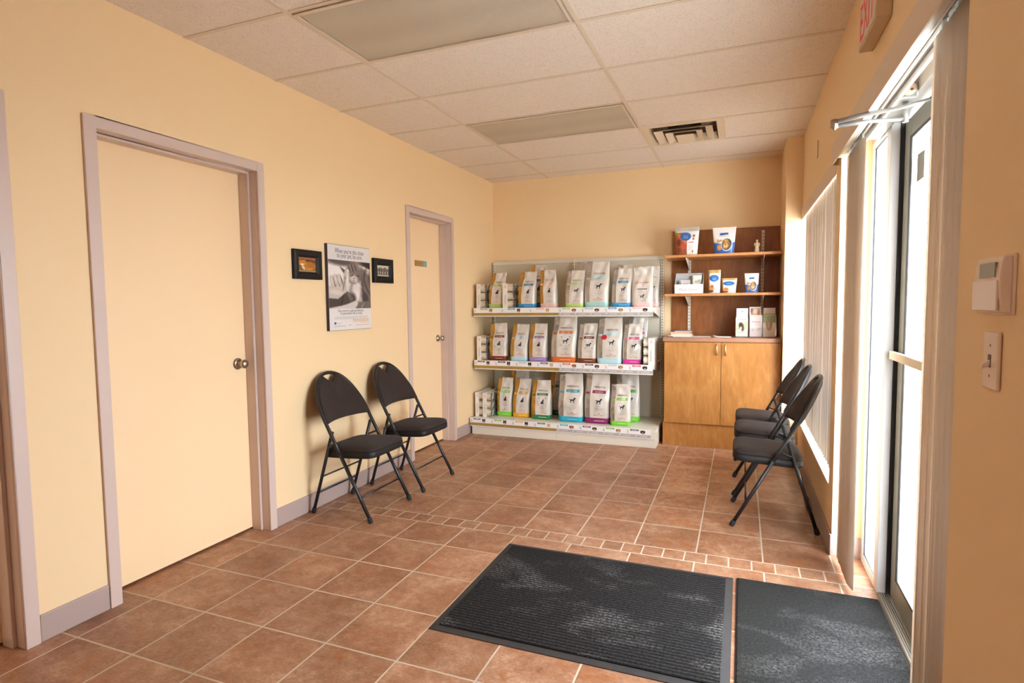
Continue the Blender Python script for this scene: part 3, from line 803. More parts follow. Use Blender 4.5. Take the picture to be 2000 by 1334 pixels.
        return img + 4 * grain(u, y, 130, 150)[..., None]
    f = lambda u, v: Vector((0.0241, y0 + 0.004 + w * u, zb + (zt - zb) * v))
    picture('photo_print', 120, 96, art, f, t, o)
    T = MB(); g = XW(0.0240); cy = (y0 + y1) / 2
    T.text("When you're this close", cy + 0.002, z0 + h * 0.905, 0.048, g, 0, width=0.325)
    T.text('to your pet, be sure.', cy + 0.004, z0 + h * 0.852, 0.048, g, 0, width=0.285)
    T.text('Flea control so safe and effective,', cy + 0.002, z0 + h * 0.216, 0.026, g, 0, width=0.29)
    T.text("it's guaranteed. Ask us today.", cy + 0.006, z0 + h * 0.185, 0.026, g, 0, width=0.25)
    for k in range(3): T.rect(y0 + 0.055, y1 - (0.04 if k < 2 else 0.20), z0 + h * (0.155 - 0.011 * k), z0 + h * (0.158 - 0.011 * k), g, 1)
    T.text('revolution', y1 - 0.125, z0 + h * 0.092, 0.052, g, 2, width=0.185)
    T.rect(y1 - 0.13, y1 - 0.035, z0 + h * 0.079, z0 + h * 0.082, g, 2); T.rect(y1 - 0.19, y1 - 0.03, z0 + h * 0.050, z0 + h * 0.055, g, 2)
    T.disc(y0 + 0.062, z0 + h * 0.085, 0.012, 0.009, g, 3); T.rect(y0 + 0.08, y0 + 0.13, z0 + h * 0.083, z0 + h * 0.087, g, 1)
    for k in range(2): T.rect(y0 + 0.05, y0 + 0.18, z0 + h * (0.053 - k * 0.01), z0 + h * (0.056 - k * 0.01), g, 1)
    T.rect(y0 + 0.21, y0 + 0.235, z0 + h * 0.052, z0 + h * 0.06, g, 1)
    T.build('lettering', [M['ink'], M['grey_ink'], mat('orange_ink', 'CF9A3C', 0.5), mat('blue_mark', '2F5FA0', 0.5)], t, o, fix=False)
poster()

def framed(y0, y1, z0, z1, label, art, bw):
    o = (0, (y0 + y1) / 2, z0)
    t = thing('picture_frame', label, 'picture', o)
    mb = MB()
    # mitred profile
    prof = [(0.0, 0.001), (0.0, 0.024), (bw * 0.25, 0.030), (bw * 0.7, 0.026), (bw, 0.016), (bw, 0.001)]
    for i in range(len(prof)):
        (d0, h0), (d1, h1) = prof[i], prof[(i + 1) % len(prof)]
        A = [(h0, y0 + d0, z0 + d0), (h0, y1 - d0, z0 + d0), (h0, y1 - d0, z1 - d0), (h0, y0 + d0, z1 - d0)]
        B = [(h1, y0 + d1, z0 + d1), (h1, y1 - d1, z0 + d1), (h1, y1 - d1, z1 - d1), (h1, y0 + d1, z1 - d1)]
        mb.add(A + B, [(k, (k + 1) % 4, 4 + (k + 1) % 4, 4 + k) for k in range(4)])
    mb.build('frame', M['black_frame'], t, o)
    picture('photo_print', 40, 34, art, lambda u, v: Vector((0.0125, y0 + bw + (y1 - y0 - 2 * bw) * u, z0 + bw + (z1 - z0 - 2 * bw) * v)), t, o)
def art_cat(u, v):
    y = 1 - v
    img = np.ones(u.shape + (3,)) * np.array([120, 72, 22.])
    img = lay(img, ell(u, y, 0.5, 0.02, 0.8, 0.13, 0.1, 0.3), 'A05A3C')
    img = lay(img, ell(u, y, 0.5, 0.22, 0.6, 0.09, 0.1, 0.4), '4A2A16')
    img = lay(img, ell(u, y, 0.66, 0.55, 0.34, 0.27, 0.1, 0.2), 'B4711F')
    st = 0.5 + 0.5 * np.sin(u * 42 + 3 * np.sin(y * 9))
    img = lay(img, ell(u, y, 0.70, 0.5, 0.28, 0.22, 0.1, 0.3) * st, '7A430F', 0.8)
    img = lay(img, ell(u, y, 0.24, 0.38, 0.20, 0.20, 0, 0.15), 'C07C28')
    img = lay(img, pol(u, y, [(0.05, 0.32), (0.06, 0.12), (0.19, 0.24)]), 'A8651F')
    img = lay(img, pol(u, y, [(0.28, 0.22), (0.42, 0.10), (0.42, 0.34)]), 'A8651F')
    img = lay(img, ell(u, y, 0.21, 0.50, 0.09, 0.07, 0, 0.3), 'EDE0C8')
    img = lay(img, ell(u, y, 0.16, 0.36, 0.03, 0.022, 0, 0.3), '2A1A0C'); img = lay(img, ell(u, y, 0.30, 0.36, 0.03, 0.022, 0, 0.3), '2A1A0C')
    img = lay(img, ell(u, y, 0.28, 0.72, 0.07, 0.16, -0.5, 0.3), 'E9DDC6', 0.9)
    img = lay(img, ell(u, y, 0.6, 0.82, 0.25, 0.05, 0, 0.4), 'C78A3A')
    img = lay(img, np.clip((y - 0.88) * 14, 0, 1), 'A89A86', 0.8)
    return img + 9 * grain(u, y, 60, 50)[..., None]
def art_pups(u, v):
    y = 1 - v
    img = np.ones(u.shape + (3,)) * np.array([196, 184, 166.])
    img = lay(img, np.clip((y - 0.72) * 5, 0, 1), 'AFA08C')
    for k, (cx, cy, hs) in enumerate(((0.09, 0.36, .8), (0.28, 0.31, 1.0), (0.47, 0.37, .9), (0.68, 0.30, 1.05), (0.90, 0.38, .9))):
        img = lay(img, pol(u, y, [(cx - .13, 0.84), (cx - .10, 0.5), (cx - .05, cy), (cx + .06, cy), (cx + .11, 0.52), (cx + .12, 0.84)], 0.03), '2E2824')
        img = lay(img, ell(u, y, cx + 0.01, 0.66, 0.05, 0.16, 0.1 * (k - 2), 0.4), 'D6CBBD', 0.85)
        img = lay(img, ell(u, y, cx, cy, 0.085 * hs, 0.11 * hs, 0, 0.2), '26201D')
        for sx in (-1, 1): img = lay(img, ell(u, y, cx + sx * 0.075 * hs, cy + 0.03, 0.028, 0.085, sx * 0.3, 0.3), '171311')
        img = lay(img, ell(u, y, cx, cy + 0.02, 0.018, 0.08, 0, 0.4), 'E2D9CC', 0.9)
        img = lay(img, ell(u, y, cx, cy + 0.06, 0.03, 0.035, 0, 0.4), 'CFC4B6', 0.9); img = lay(img, ell(u, y, cx, cy + 0.045, 0.013, 0.013, 0, 0.4), '14100E')
    return img + 5 * grain(u, y, 70, 60)[..., None]
framed(2.402, 2.660, 1.528, 1.716, 'small black framed colour photo of an orange cat', art_cat, 0.048)
framed(3.250, 3.512, 1.528, 1.716, 'small black framed photo of a row of dark puppies', art_pups, 0.052)

# ------------------------------------------------------------------ folding chairs
def chair_proto():
    t = thing('folding_chair', '', 'chair')
    HW, RW = 0.225, 0.203
    tx = lambda z: 0.47 - 0.541 * z
    r = 0.0115
    def leg(p0, p1, rad):
        p0, p1 = Vector(p0), Vector(p1)
        L = MB().tube([p0 + (p1 - p0) * 0.03, p1], rad, 10).build('leg', M['chair_metal'], t)
        d = (p1 - p0).normalized()
        a = p0 + d * (0.004 / d.z)
        MB().tube([a - d * 0.002, a + d * 0.006, a + d * 0.03, a + d * 0.034], [0.013, 0.0155, 0.0145, 0.012], 12).build('foot_cap', M['rubber'], L)
    for s in (1, -1):
        leg((tx(0), s * HW, 0), (tx(0.42), s * HW, 0.42), r)
        leg((0.0, s * RW, 0), (0.172, s * RW, 0.55), 0.0105)
    # hoop
    path = []
    for z in (0.418, 0.48, 0.54, 0.60): path.append((tx(z), -HW, z))
    zs, hh = 0.60, 0.302
    def hoop(th):
        c, s_ = math.cos(th), math.sin(th)
        y = -HW * math.copysign(abs(c) ** 0.92, c); z = zs + hh * abs(s_) ** 0.92
        return (tx(z), y, z)
    for i in range(1, 24): path.append(hoop(PI * i / 24))
    for z in (0.60, 0.54, 0.48, 0.418): path.append((tx(z), HW, z))
    MB().tube(path, r, 10).build('back_frame', M['chair_metal'], t)
    # cross bars
    def bar(x, z, w, rad=0.006): MB().tube([(x, -w, z), (x, w, z)], rad, 8).build('stretcher', M['chair_metal'], t)
    bar(0.47 - 0.541 * 0.15, 0.15, HW - 0.004)
    bar(0.172 / 0.55 * 0.14, 0.14, RW - 0.002); bar(0.172 / 0.55 * 0.25, 0.25, RW - 0.002)
    for s in (1, -1):   # folding links at the sides of the seat
        MB().tube([(0.140, s * 0.214, 0.446), (tx(0.475), s * 0.216, 0.475)], 0.0055, 8).build('hinge_link', M['chair_metal'], t)
        MB().tube([(tx(0.545), s * 0.198, 0.545), (tx(0.545), s * 0.229, 0.545)], 0.007, 10).build('hinge_pin', M['chair_metal'], t)
    # seat: rim and padded top, rounded outline
    def outline(x0, x1, w, n=44, p=6.5):
        cx, hx = (x0 + x1) / 2, (x1 - x0) / 2
        out = []
        for k in range(n):
            a = 2 * PI * k / n; c, s_ = math.cos(a), math.sin(a)
            X = math.copysign(abs(c) ** (2 / p), c); Y = math.copysign(abs(s_) ** (2 / p), s_)
            out.append((cx + hx * X, w * Y * (1 - 0.05 * (X < 0) * abs(X))))
        return out
    tilt = lambda x: 0.06 * (x - 0.27)
    def loft(rings):
        vs = []; n = len(rings[0][0])
        for pts, z in rings: vs += [(x, y, z + tilt(x)) for x, y in pts]
        fs = [(i * n + k, i * n + (k + 1) % n, (i + 1) * n + (k + 1) % n, (i + 1) * n + k) for i in range(len(rings) - 1) for k in range(n)]
        fs.append(tuple(range((len(rings) - 1) * n, len(rings) * n))); fs.append(tuple(range(n))[::-1])
        return vs, fs
    X0, X1, W = 0.075, 0.468, 0.200
    ins = lambda d: outline(X0 + d, X1 - d, W - d)
    vs, fs = loft([(ins(0.02), 0.382), (ins(0.004), 0.385), (ins(0.0), 0.392), (ins(0.0), 0.424), (ins(0.005), 0.428)])
    mb = MB().add(vs, fs, 0, True)
    seat = MB()
    vs, fs = loft([(ins(0.005), 0.427), (ins(0.001), 0.434), (ins(0.004), 0.444), (ins(0.014), 0.453), (ins(0.035), 0.461), (ins(0.07), 0.467), (ins(0.12), 0.470), (ins(0.17), 0.471)])
    so = seat.add(vs, fs, 0, True).build('seat', M['fabric'], t)
    mb.build('seat_rim', M['vinyl'], so)
    # backrest pad with the V handle opening at the top
    ny, nz = 36, 16
    def top(y):
        a = min(1.0, abs(y) / HW)
        # hoop height at this y
        th = math.acos(a ** (1 / 0.92)) if a < 1 else 0
        z = zs + hh * math.sin(th) ** 0.92 - 0.001
        if abs(y) < 0.062: z = min(z, 0.832 + abs(y) / 0.062 * 0.055)
        return z
    vs = []
    ysv = [0.224 * math.sin(PI / 2 * (-1 + 2 * i / ny)) for i in range(ny + 1)]
    ysv = sorted(set([round(v, 5) for v in ysv] + [-0.062, 0.062, 0.03, -0.03]))
    ny = len(ysv) - 1
    for side in (1, -1):
        for j in range(nz + 1):
            for i, yy in enumerate(ysv):
                zb = 0.602 + 0.004 * (1 - (yy / 0.224) ** 2)
                zt = max(top(yy), zb + 0.012)
                w_ = j / nz
                z = zb + (zt - zb) * w_
                ed = min(1.0, 7 * min(w_, 1 - w_) + 0.0) * min(1.0, 9 * (1 - abs(yy) / 0.2245))
                ed = ed ** 0.45
                bow = -0.046 * (1 - (yy / 0.224) ** 2) * (1 - 0.7 * w_ * w_)
                vs.append((tx(z) + 0.010 + bow + side * (0.004 + 0.015 * ed), yy, z))
    k = (ny + 1); Nn = k * (nz + 1); fs = []
    for j in range(nz):
        for i in range(ny):
            a = j * k + i
            fs.append((a, a + 1, a + k + 1, a + k)); fs.append((Nn + a + 1, Nn + a, Nn + a + k, Nn + a + k + 1))
    for i in range(ny):
        fs.append((i + 1, i, Nn + i, Nn + i + 1)); a = nz * k + i; fs.append((a, a + 1, Nn + a + 1, Nn + a))
    for j in range(nz):
        a = j * k; fs.append((a, a + k, Nn + a + k, Nn + a)); a = j * k + ny; fs.append((a + k, a, Nn + a, Nn + a + k))
    MB().add(vs, fs, 0, True).build('backrest', M['fabric'], t)
    return t
ch = chair_proto()
CH = [((0.048, 2.672, 0), 0.0, 'black folding chair against the left wall, nearer the camera, under the poster', 'chairs by the left wall'),
      ((0.053, 3.304, 0), 0.0, 'black folding chair against the left wall in front of the washroom door frame', 'chairs by the left wall'),
      ((3.066, 3.395, 0), PI, 'black folding chair under the window, the front one nearest the glass door', 'chairs under the window'),
      ((3.068, 3.985, 0), PI, 'middle one of three black folding chairs lined up under the window', 'chairs under the window'),
      ((3.072, 4.478, 0), PI, 'black folding chair under the window, farthest back, closest to the cabinet', 'chairs under the window')]
for i, (loc, rz, lb, gp) in enumerate(CH):
    c = ch if i == 0 else copy_tree(ch)
    c.location = loc; c.rotation_euler = (0, 0, rz)
    tag(c, lb, 'chair', gp)

# ------------------------------------------------------------------ entrance mats
def floor_mat_obj(label, x0, x1, y0, y1, cm, bw):
    o = ((x0 + x1) / 2, (y0 + y1) / 2, 0)
    t = thing('floor_mat', label, 'mat', o)
    mb = MB()
    A = [(x0, y0), (x1, y0), (x1, y1), (x0, y1)]; B = [(x0 + bw, y0 + bw), (x1 - bw, y0 + bw), (x1 - bw, y1 - bw), (x0 + bw, y1 - bw)]
    vs = [(x, y, 0.001) for x, y in A] + [(x, y, 0.003) for x, y in A] + [(x, y, 0.007) for x, y in B]
    fs = [(i, (i + 1) % 4, 4 + (i + 1) % 4, 4 + i) for i in range(4)] + [(4 + i, 4 + (i + 1) % 4, 8 + (i + 1) % 4, 8 + i) for i in range(4)] + [(3, 2, 1, 0), (8, 9, 10, 11)]
    mb.add(vs, fs); mb.build('rubber_border', M['matedge'], t, o)
    MB().box(x0 + bw + 0.001, x1 - bw - 0.001, y0 + bw + 0.001, y1 - bw - 0.001, 0.0068, 0.0115).build('carpet_pile', cm, t, o, bevel=0.002)
floor_mat_obj('black ribbed entrance mat with rubber border lying on the tiles', 1.437, 2.618, 1.553, 2.463, M['carpetA'], 0.032)
floor_mat_obj('dusty black mat lying directly in front of the glass door', 2.632, 3.233, 1.25, 2.465, M['carpetB'], 0.006)

# ------------------------------------------------------------------ display shelving for pet food
GX0, GX1, GXM = 0.030, 1.890, 0.958
GYB = 5.575
o = (0.96, 5.2, 0)
g = thing('display_shelf', 'cream metal store shelving with three levels of pet food against the end wall', 'shelving', o)
for a, c in ((GX0 + 0.012, GXM - 0.012), (GXM + 0.012, GX1 - 0.012)):
    MB().box(a, c, 5.545, 5.560, 0.03, 1.785).build('back_panel', M['panel_metal'], g, o)
MB().box(GX0 + 0.012, GXM - 0.001, 5.535, 5.565, 1.785, 1.822).box(GXM + 0.001, GX1 - 0.012, 5.535, 5.565, 1.785, 1.822).build('top_rail', M['cream_metal'], g, o, bevel=0.003)
for x in (GX0, GXM, GX1):
    mb = MB().box(x - 0.0115, x + 0.0115, 5.528, GYB, 0.0, 1.822, 0)
    for k in range(56): mb.box(x - 0.0035, x + 0.0035, 5.5272, 5.529, 0.2 + k * 0.0285, 0.217 + k * 0.0285, 1)
    mb.build('upright', [M['cream_metal'], M['slot']], g, o)
PETS = ['2A211E', '8A5A34', 'C89A6A', '1D1A1A', 'A9703C', '4A3328', 'D8B48A', '6B4630']
pet_m = {}
def colm(c, rough=0.5):
    if c not in pet_m: pet_m[c] = mat('print_' + c, c, rough)
    return pet_m[c]
def label_strip(parent, x0, x1, yf, z0, z1, gold, tags, cut=0.0):
    """printed strip on the shelf lip: white upper half with coloured pills and animal heads, gold or grey band below"""
    zm = z0 + (z1 - z0) * 0.42
    mats = [M['white_lit'], M['gold_strip'] if gold else M['grey_strip'], M['carton'], M['grey_ink']]
    idx = {}
    def mi(m):
        if m not in idx: idx[m] = len(mats); mats.append(m)
        return idx[m]
    mb = MB()
    mb.box(x0, x1 - cut, yf - 0.006, yf, zm, z1, 0)
    mb.box(x0, x1 - cut, yf - 0.006, yf, z0 + 0.010, zm, 1)
    mb.box(x0, x1, yf - 0.004, yf, z0, z0 + 0.010, 2)
    f = plane((x0, yf - 0.0066, 0), (1, 0, 0), (0, 0, 1))
    W = x1 - x0 - cut
    n = len(tags)
    for k, (pc, hc, cat) in enumerate(tags):
        u = W * (k + 0.5) / n
        hh = z1 - zm
        mb.rect(u - 0.075, u + 0.005, zm + hh * 0.62, zm + hh * 0.90, f, mi(colm(pc)))
        mb.rect(u - 0.060, u - 0.010, zm + hh * 0.73, zm + hh * 0.79, plane((x0, yf - 0.0069, 0), (1, 0, 0), (0, 0, 1)), 0)
        for q_ in range(3): mb.rect(u - W / n / 2 + 0.012 + q_ * 0.005, u - W / n / 2 + 0.0145 + q_ * 0.005, zm + hh * 0.15, zm + hh * (0.85 - 0.15 * q_), f, 3)
        m1 = mi(colm(hc)); hx = u + 0.042; hz = zm + hh * 0.45
        mb.disc(hx, hz, 0.018, hh * 0.34, f, m1, 14)
        if cat:
            mb.poly([(hx - 0.017, hz + hh * .1), (hx - 0.017, hz + hh * .52), (hx - 0.004, hz + hh * .3)], f, m1); mb.poly([(hx + 0.017, hz + hh * .1), (hx + 0.004, hz + hh * .3), (hx + 0.017, hz + hh * .52)], f, m1)
        else:
            mb.disc(hx - 0.017, hz + hh * .05, 0.006, hh * 0.25, f, m1, 10); mb.disc(hx + 0.017, hz + hh * .05, 0.006, hh * 0.25, f, m1, 10)
        f2 = plane((x0, yf - 0.0071, 0), (1, 0, 0), (0, 0, 1))
        mb.disc(hx, hz - hh * .14, 0.007, hh * 0.13, f2, mi(colm('D8C4AC')), 10)
        mb.disc(hx - 0.006, hz + hh * .06, 0.0025, hh * 0.05, f2, mi(M['black']), 8); mb.disc(hx + 0.006, hz + hh * .06, 0.0025, hh * 0.05, f2, mi(M['black']), 8)
    zb = (z0 + 0.010 + zm) / 2; hb = zm - z0 - 0.010
    for k in range(6):
        u = W * (k + 0.55) / 6
        if gold:
            mb.rect(u - 0.02, u + 0.02, zb - hb * .08, zb + hb * .08, f, mi(colm('B4934C')))
        else:
            mb.text('CANINE', u, zb - hb * .26, hb * 0.74, f, mi(M['carton']), width=0.072)
            mb.rect(u - 0.072, u - 0.058, zb - hb * .1, zb + hb * .15, f, mi(M['carton'])); mb.rect(u - 0.062, u - 0.054, zb + hb * .05, zb + hb * .3, f, mi(M['carton']))
    return mb.build('label_strip', mats, parent, o, fix=False)

def tg(cols, cat): return [(c, PETS[(i * 3 + len(cols) + cat) % len(PETS)], cat) for i, c in enumerate(cols)]
LEV = [(1.305, 1.222, [tg(['9FB56A', '3F93B8', 'E6A9A4'], 1), tg(['A9BE80', '9CC4C4', '3A9CC8', 'EBC3BC'], 0)]),
       (0.760, 0.672, [tg(['7A2E24', '3A302C', 'A9CBDA', '6A4A78'], 1), tg(['C86A38', '4A4044', 'B9CBDC', 'D84A68'], 0)])]
for zt, zb, tags in LEV:
    for sec, (a, c) in enumerate(((GX0 + 0.003, GXM - 0.001), (GXM + 0.001, GX1 - 0.015))):
        s = MB().box(a, c, 4.985, 5.527, zt - 0.030, zt).box(a, c, 4.985, 4.992, zb + 0.004, zt - 0.03).build('shelf', M['cream_metal'], g, o, bevel=0.002)
        label_strip(s, a, c, 4.984, zb, zt + 0.006, sec == 0, tags[sec])
        for x in (a + 0.004, c - 0.004):
            MB().prism([(5.53, zt - 0.03), (5.05, zt - 0.03), (5.05, zt - 0.045), (5.53, zt - 0.11)], lambda u, v, x=x: Vector((x - 0.001, u, v)), (0.002, 0, 0)).build('bracket', M['cream_metal'], s, o)
for sec, (a, c) in enumerate(((GX0, GXM - 0.001), (GXM + 0.001, GX1 + 0.028))):
    s = MB().box(a, c, 4.888, 5.527, 0.140, 0.170).box(a + (0.006 if sec == 0 else 0), c, 4.893, 4.903, 0.0, 0.14).box(c - 0.008, c, 4.903, 5.527, 0.0, 0.14).build('base_deck', M['cream_metal'], g, o, bevel=0.002)
    label_strip(s, a - (0.012 if sec == 0 else 0), c, 4.886, 0.085, 0.174, sec == 0, [tg(['6A6A94', '7DB84C', 'DDA94C', '2F6A48'], 1), tg(['52ABB8', '8A3A6A', '85B850', '5F5A54'], 0)][sec], 0.0 if sec == 0 else 0.045)

# ------------------------------------------------------------------ food bags
DOG = [(-.50, .06), (-.47, .16), (-.40, .22), (-.33, .20), (-.30, .08), (-.27, -.06), (-.33, -.16), (-.31, -.30), (-.28, -.48), (-.18, -.50), (-.20, -.30), (-.17, -.18), (-.08, -.10), (.06, -.08), (.13, -.14), (.15, -.30), (.15, -.48), (.26, -.50), (.25, -.28), (.28, -.06),
       (.34, .10), (.37, .22), (.46, .20), (.54, .26), (.52, .36), (.44, .40), (.40, .50), (.30, .48), (.24, .40), (.18, .22), (.05, .14), (-.18, .14), (-.30, .16), (-.40, .10)]
CAT = [(-.30, -.50), (-.30, -.30), (-.24, -.08), (-.10, .10), (.02, .26), (.02, .42), (.06, .56), (.12, .46), (.20, .46), (.26, .56), (.28, .40), (.24, .28), (.20, .20), (.24, .02), (.26, -.20), (.28, -.44), (.34, -.50), (.14, -.50), (.10, -.40), (.02, -.46), (-.10, -.50)]
def bag_map(w, h, d, lean, tilt, twist, seed):
    r = random.Random(seed)
    ph = [r.uniform(0, 6.28) for _ in range(6)]
    cr = r.uniform(0.5, 0.66)
    def S(s, t, side=-1, off=0.0):
        W = w / 2 * (0.93 + 0.07 * min(1, t / 0.05)) * (1 + 0.02 * math.sin(PI * min(1, t / 0.8)) - 0.06 * max(0, (t - 0.55) / 0.45))
        k = min(1.0, max(0.0, (t - cr + 0.12) / (0.98 - cr)))
        Dp = d / 2 * ((1 + 0.10 * math.sin(PI * min(1, t / 0.6))) * (1 - k * k * (3 - 2 * k)) + 0.03)
        Dp *= 0.9 + 0.1 * min(1, t / 0.04)
        y = side * Dp * (max(0.0, 1 - abs(s) ** 5)) ** 0.2
        wr = 0.0
        if 0.05 < t:
            e = 1 - abs(s) ** 3
            wr = e * (0.006 * math.sin(5 * s + ph[0] + 6 * t) * math.sin(9 * t + ph[1]) + 0.004 * math.sin(8 * s - 14 * t + ph[2]) + 0.005 * max(0, t - 0.5) * math.sin(22 * t + 6 * s + ph[4]))
        y += wr * (0.35 if t < 0.2 else 1.0) * ((0.4 + 0.6 * min(1, max(0, (t - 0.45) / 0.2))) if side > 0 else 1)
        x = s * W + tilt * h * t * t
        y += lean * h * t * t * t
        a = twist * t * t
        x, y = x * math.cos(a) - y * math.sin(a), x * math.sin(a) + y * math.cos(a)
        return Vector((x, y + side * off, h * t + 0.012 * h * (s * math.sin(ph[3]) * max(0, t - .6) / .4)))
    return S
S_LEV = [-1, -.985, -.94, -.80, -.66, -.50, -.30, -.10, .10, .30, .50, .70, .85, .95, .985, 1]
T_LEV = [0, .015, .045, .085, .12, .18, .25, .32, .39, .46, .53, .60, .66, .72, .78, .83, .88, .915, .935, .965, 1.0]
def bag(label, x, y, z, w, h, d, side, band, animal, bar=None, bartxt=None, lean=0.05, tilt=0.0, twist=0.0, rz=0.0, seed=0, group=None, royal=False, barless=False, frame=False, spot=False):
    S = bag_map(w, h, d, lean, tilt, twist, seed)
    mats = [M['bagwhite'], side, colm(band, 0.3), M['carton'], M['black'], M['red'], colm(bar or band), M['grey_ink'], M['ink']]
    mb = MB()
    nS, nT = len(S_LEV), len(T_LEV)
    vs = [S(s, t, -1) for t in T_LEV for s in S_LEV] + [S(s, t, 1) for t in T_LEV for s in S_LEV]
    Nn = nS * nT
    for j in range(nT - 1):
        tm = (T_LEV[j] + T_LEV[j + 1]) / 2
        for i in range(nS - 1):
            sm = (S_LEV[i] + S_LEV[i + 1]) / 2
            a = j * nS + i
            mf = 2 if tm < 0.12 else (1 if (sm < -.50 and not royal) else 0)
            mbk = 2 if tm < 0.12 else (1 if sm < 0.2 else 0)
            mb.f.append((a, a + 1, a + nS + 1, a + nS)); mb.m.append(mf); mb.s.append(True)
            mb.f.append((Nn + a + 1, Nn + a, Nn + a + nS, Nn + a + nS + 1)); mb.m.append(mbk); mb.s.append(True)
    mb.v = [tuple(v) for v in vs]
    for i in range(nS - 1):
        mb.f.append((i + 1, i, Nn + i, Nn + i + 1)); mb.m.append(2); mb.s.append(False)
        a = (nT - 1) * nS + i
        mb.f.append((a, a + 1, Nn + a + 1, Nn + a)); mb.m.append(0); mb.s.append(False)
    root = mb.build('pet_food_bag', mats, None)
    root.location = (x, y, z); root.rotation_euler = (0, 0, rz)
    tag(root, label, 'bag', group)
    P = MB()
    cs = 0.22 if not royal else 0.0
    def F(off): return lambda u, v: S(cs + u / (w / 2), v / h, -1, off)
    f1, f2 = F(0.0026), F(0.0040)
    pw = w * 0.72 if not royal else w * 0.9
    if not royal:
        P.text('MEDI', -pw * 0.19, h * 0.715, h * 0.052, f1, 4, width=pw * 0.33)
        P.text('CAL', pw * 0.21, h * 0.715, h * 0.052, f1, 4, width=pw * 0.25)
        q_ = h * 0.012; cu, cv = pw * 0.035, h * 0.735
        P.poly([(cu - q_, cv), (cu, cv - q_), (cu + q_, cv), (cu, cv + q_)], f1, 5)
        if not barless:
            P.rect(-pw * .40, pw * .36, h * .615, h * .672, f1, 6, 6, 1)
            if bartxt:
                n_ = len(bartxt)
                for k, tx_ in enumerate(bartxt):
                    zz = (.646 - .025 * k) if n_ > 1 else .630
                    P.text(tx_, -pw * .02, h * zz, h * (0.034 if n_ == 1 else 0.021), f2, 3, width=pw * .5)
        an_t, an_h = 0.46, h * 0.115
        ry, rw = 0.17, pw * 0.55
    else:
        P.text('ROYAL CANIN', 0, h * 0.585, h * 0.052, f1, 5, width=pw * 0.72)
        P.rect(-pw * .30, pw * .30, h * .52, h * .535, f1, 6, 6, 1); P.rect(-pw * .25, pw * .27, h * .435, h * .452, f1, 4, 6, 1)
        an_t, an_h = 0.27, h * 0.10
        for k in range(32):
            a0, a1 = 2 * PI * k / 32, 2 * PI * (k + 1) / 32
            q4 = [(0.0515, a0), (0.0515, a1), (0.0485, a1), (0.0485, a0)]
            P.add([f1(rr_ * math.cos(aa), h * an_t + rr_ * math.sin(aa)) for rr_, aa in q4], [(0, 1, 2, 3)], 6)
        ry, rw = None, 0
        for k in range(3): P.rect(-pw * .18, pw * .18, h * (.165 - .012 * k), h * (.169 - .012 * k), f1, 7, 4, 1)
    A = DOG if animal == 'dog' else CAT
    P.poly([(a * an_h * 1.15, h * an_t + b_ * an_h) for a, b_ in A], f2, 8)
    if frame:
        e = an_h * 0.85
        for sx in (-1, 1):
            for sz in (-1, 1):
                P.poly([(sx * e, h * an_t + sz * e), (sx * e * .62, h * an_t + sz * e), (sx * e, h * an_t + sz * e * .62)], f1, 7)
    if not royal:
        P.rect(-pw * .14, pw * .12, h * .352, h * .359, f1, 7, 3, 1)
        for k in range(3): P.rect(-pw * (.24 - .04 * k), pw * (.24 - .04 * k), h * (.315 - .02 * k), h * (.3195 - .02 * k), f1, 7, 4, 1)
        P.text('ROYAL CANIN', 0, h * 0.165, h * 0.027, f1, 5, width=rw)
        P.poly([(-h * .014, h * .200), (h * .014, h * .200), (h * .018, h * .216), (h * .007, h * .208), (0, h * .220), (-h * .007, h * .208), (-h * .018, h * .216)], f1, 5)
        # small mark on the foil strip and the note in the bottom band
        fs = lambda u, v: S(-.72 + u / (w / 2), v / h, -1, 0.002)
        P.rect(-w * .07, w * .07, h * .60, h * .64, fs, 6, 2, 1)
    P.rect(-pw * .28, pw * .30, h * .058, h * .066, f1, 3, 5, 1)
    if spot:
        P.disc(-w * .30, h * .575, w * 0.11, w * 0.10, f2, 5)
    P.build('front_print', mats, root, fix=False)
    return root

G, Sv = M['gold'], M['silver']
GR = 'pet food bags on the top shelf'; GR2 = 'pet food bags on the middle shelf'; GR3 = 'pet food bags on the bottom shelf'
Z1, Z2, Z3 = 1.3055, 0.7605, 0.1705
#    label, x, y, z, w, h, d, side, band, animal, bar, text
B = bag
B('gold cat food bag with pale green band on the top shelf', .245, 5.10, Z1, .165, .372, .09, G, 'A9C465', 'cat', 'BCC98A', None, 0.04, 0.10, seed=1, group=GR)
B('gold cat food bag with bright blue band on the top shelf, the front one', .590, 5.10, Z1, .185, .372, .10, G, '2D86BC', 'cat', '2F86B4', ['SENSITIVITY', 'CONTROL'], 0.03, 0.04, seed=2, group=GR)
B('gold cat food bag standing behind the blue-banded cat bag on the top shelf', .625, 5.33, Z1, .17, .452, .09, G, '2D86BC', 'cat', '3A7FA8', None, 0.05, 0.02, seed=3, group=GR)
B('gold cat food bag with pale pink band on the top shelf', .825, 5.10, Z1, .17, .385, .10, G, 'DDB7AE', 'cat', 'E3BDB0', None, 0.02, -0.03, seed=4, group=GR)
B('silver dog food bag with pale green band on the top shelf, front one, crumpled top', 1.100, 5.09, Z1, .185, .372, .11, Sv, 'B5CC74', 'dog', 'B9C58C', None, 0.02, 0.03, seed=5, group=GR)
B('taller silver bag half hidden behind the pale green dog bag on the top shelf', 1.115, 5.33, Z1, .18, .465, .10, Sv, 'B5CC74', 'dog', 'B9C58C', None, 0.03, 0.02, seed=6, group=GR)
B('large dog food bag with pale teal band, tallest on the top shelf', 1.318, 5.10, Z1, .235, .455, .12, Sv, 'A7CFC9', 'dog', 'A9CFCF', ['SKIN SUPPORT'], 0.02, 0.03, seed=7, group=GR)
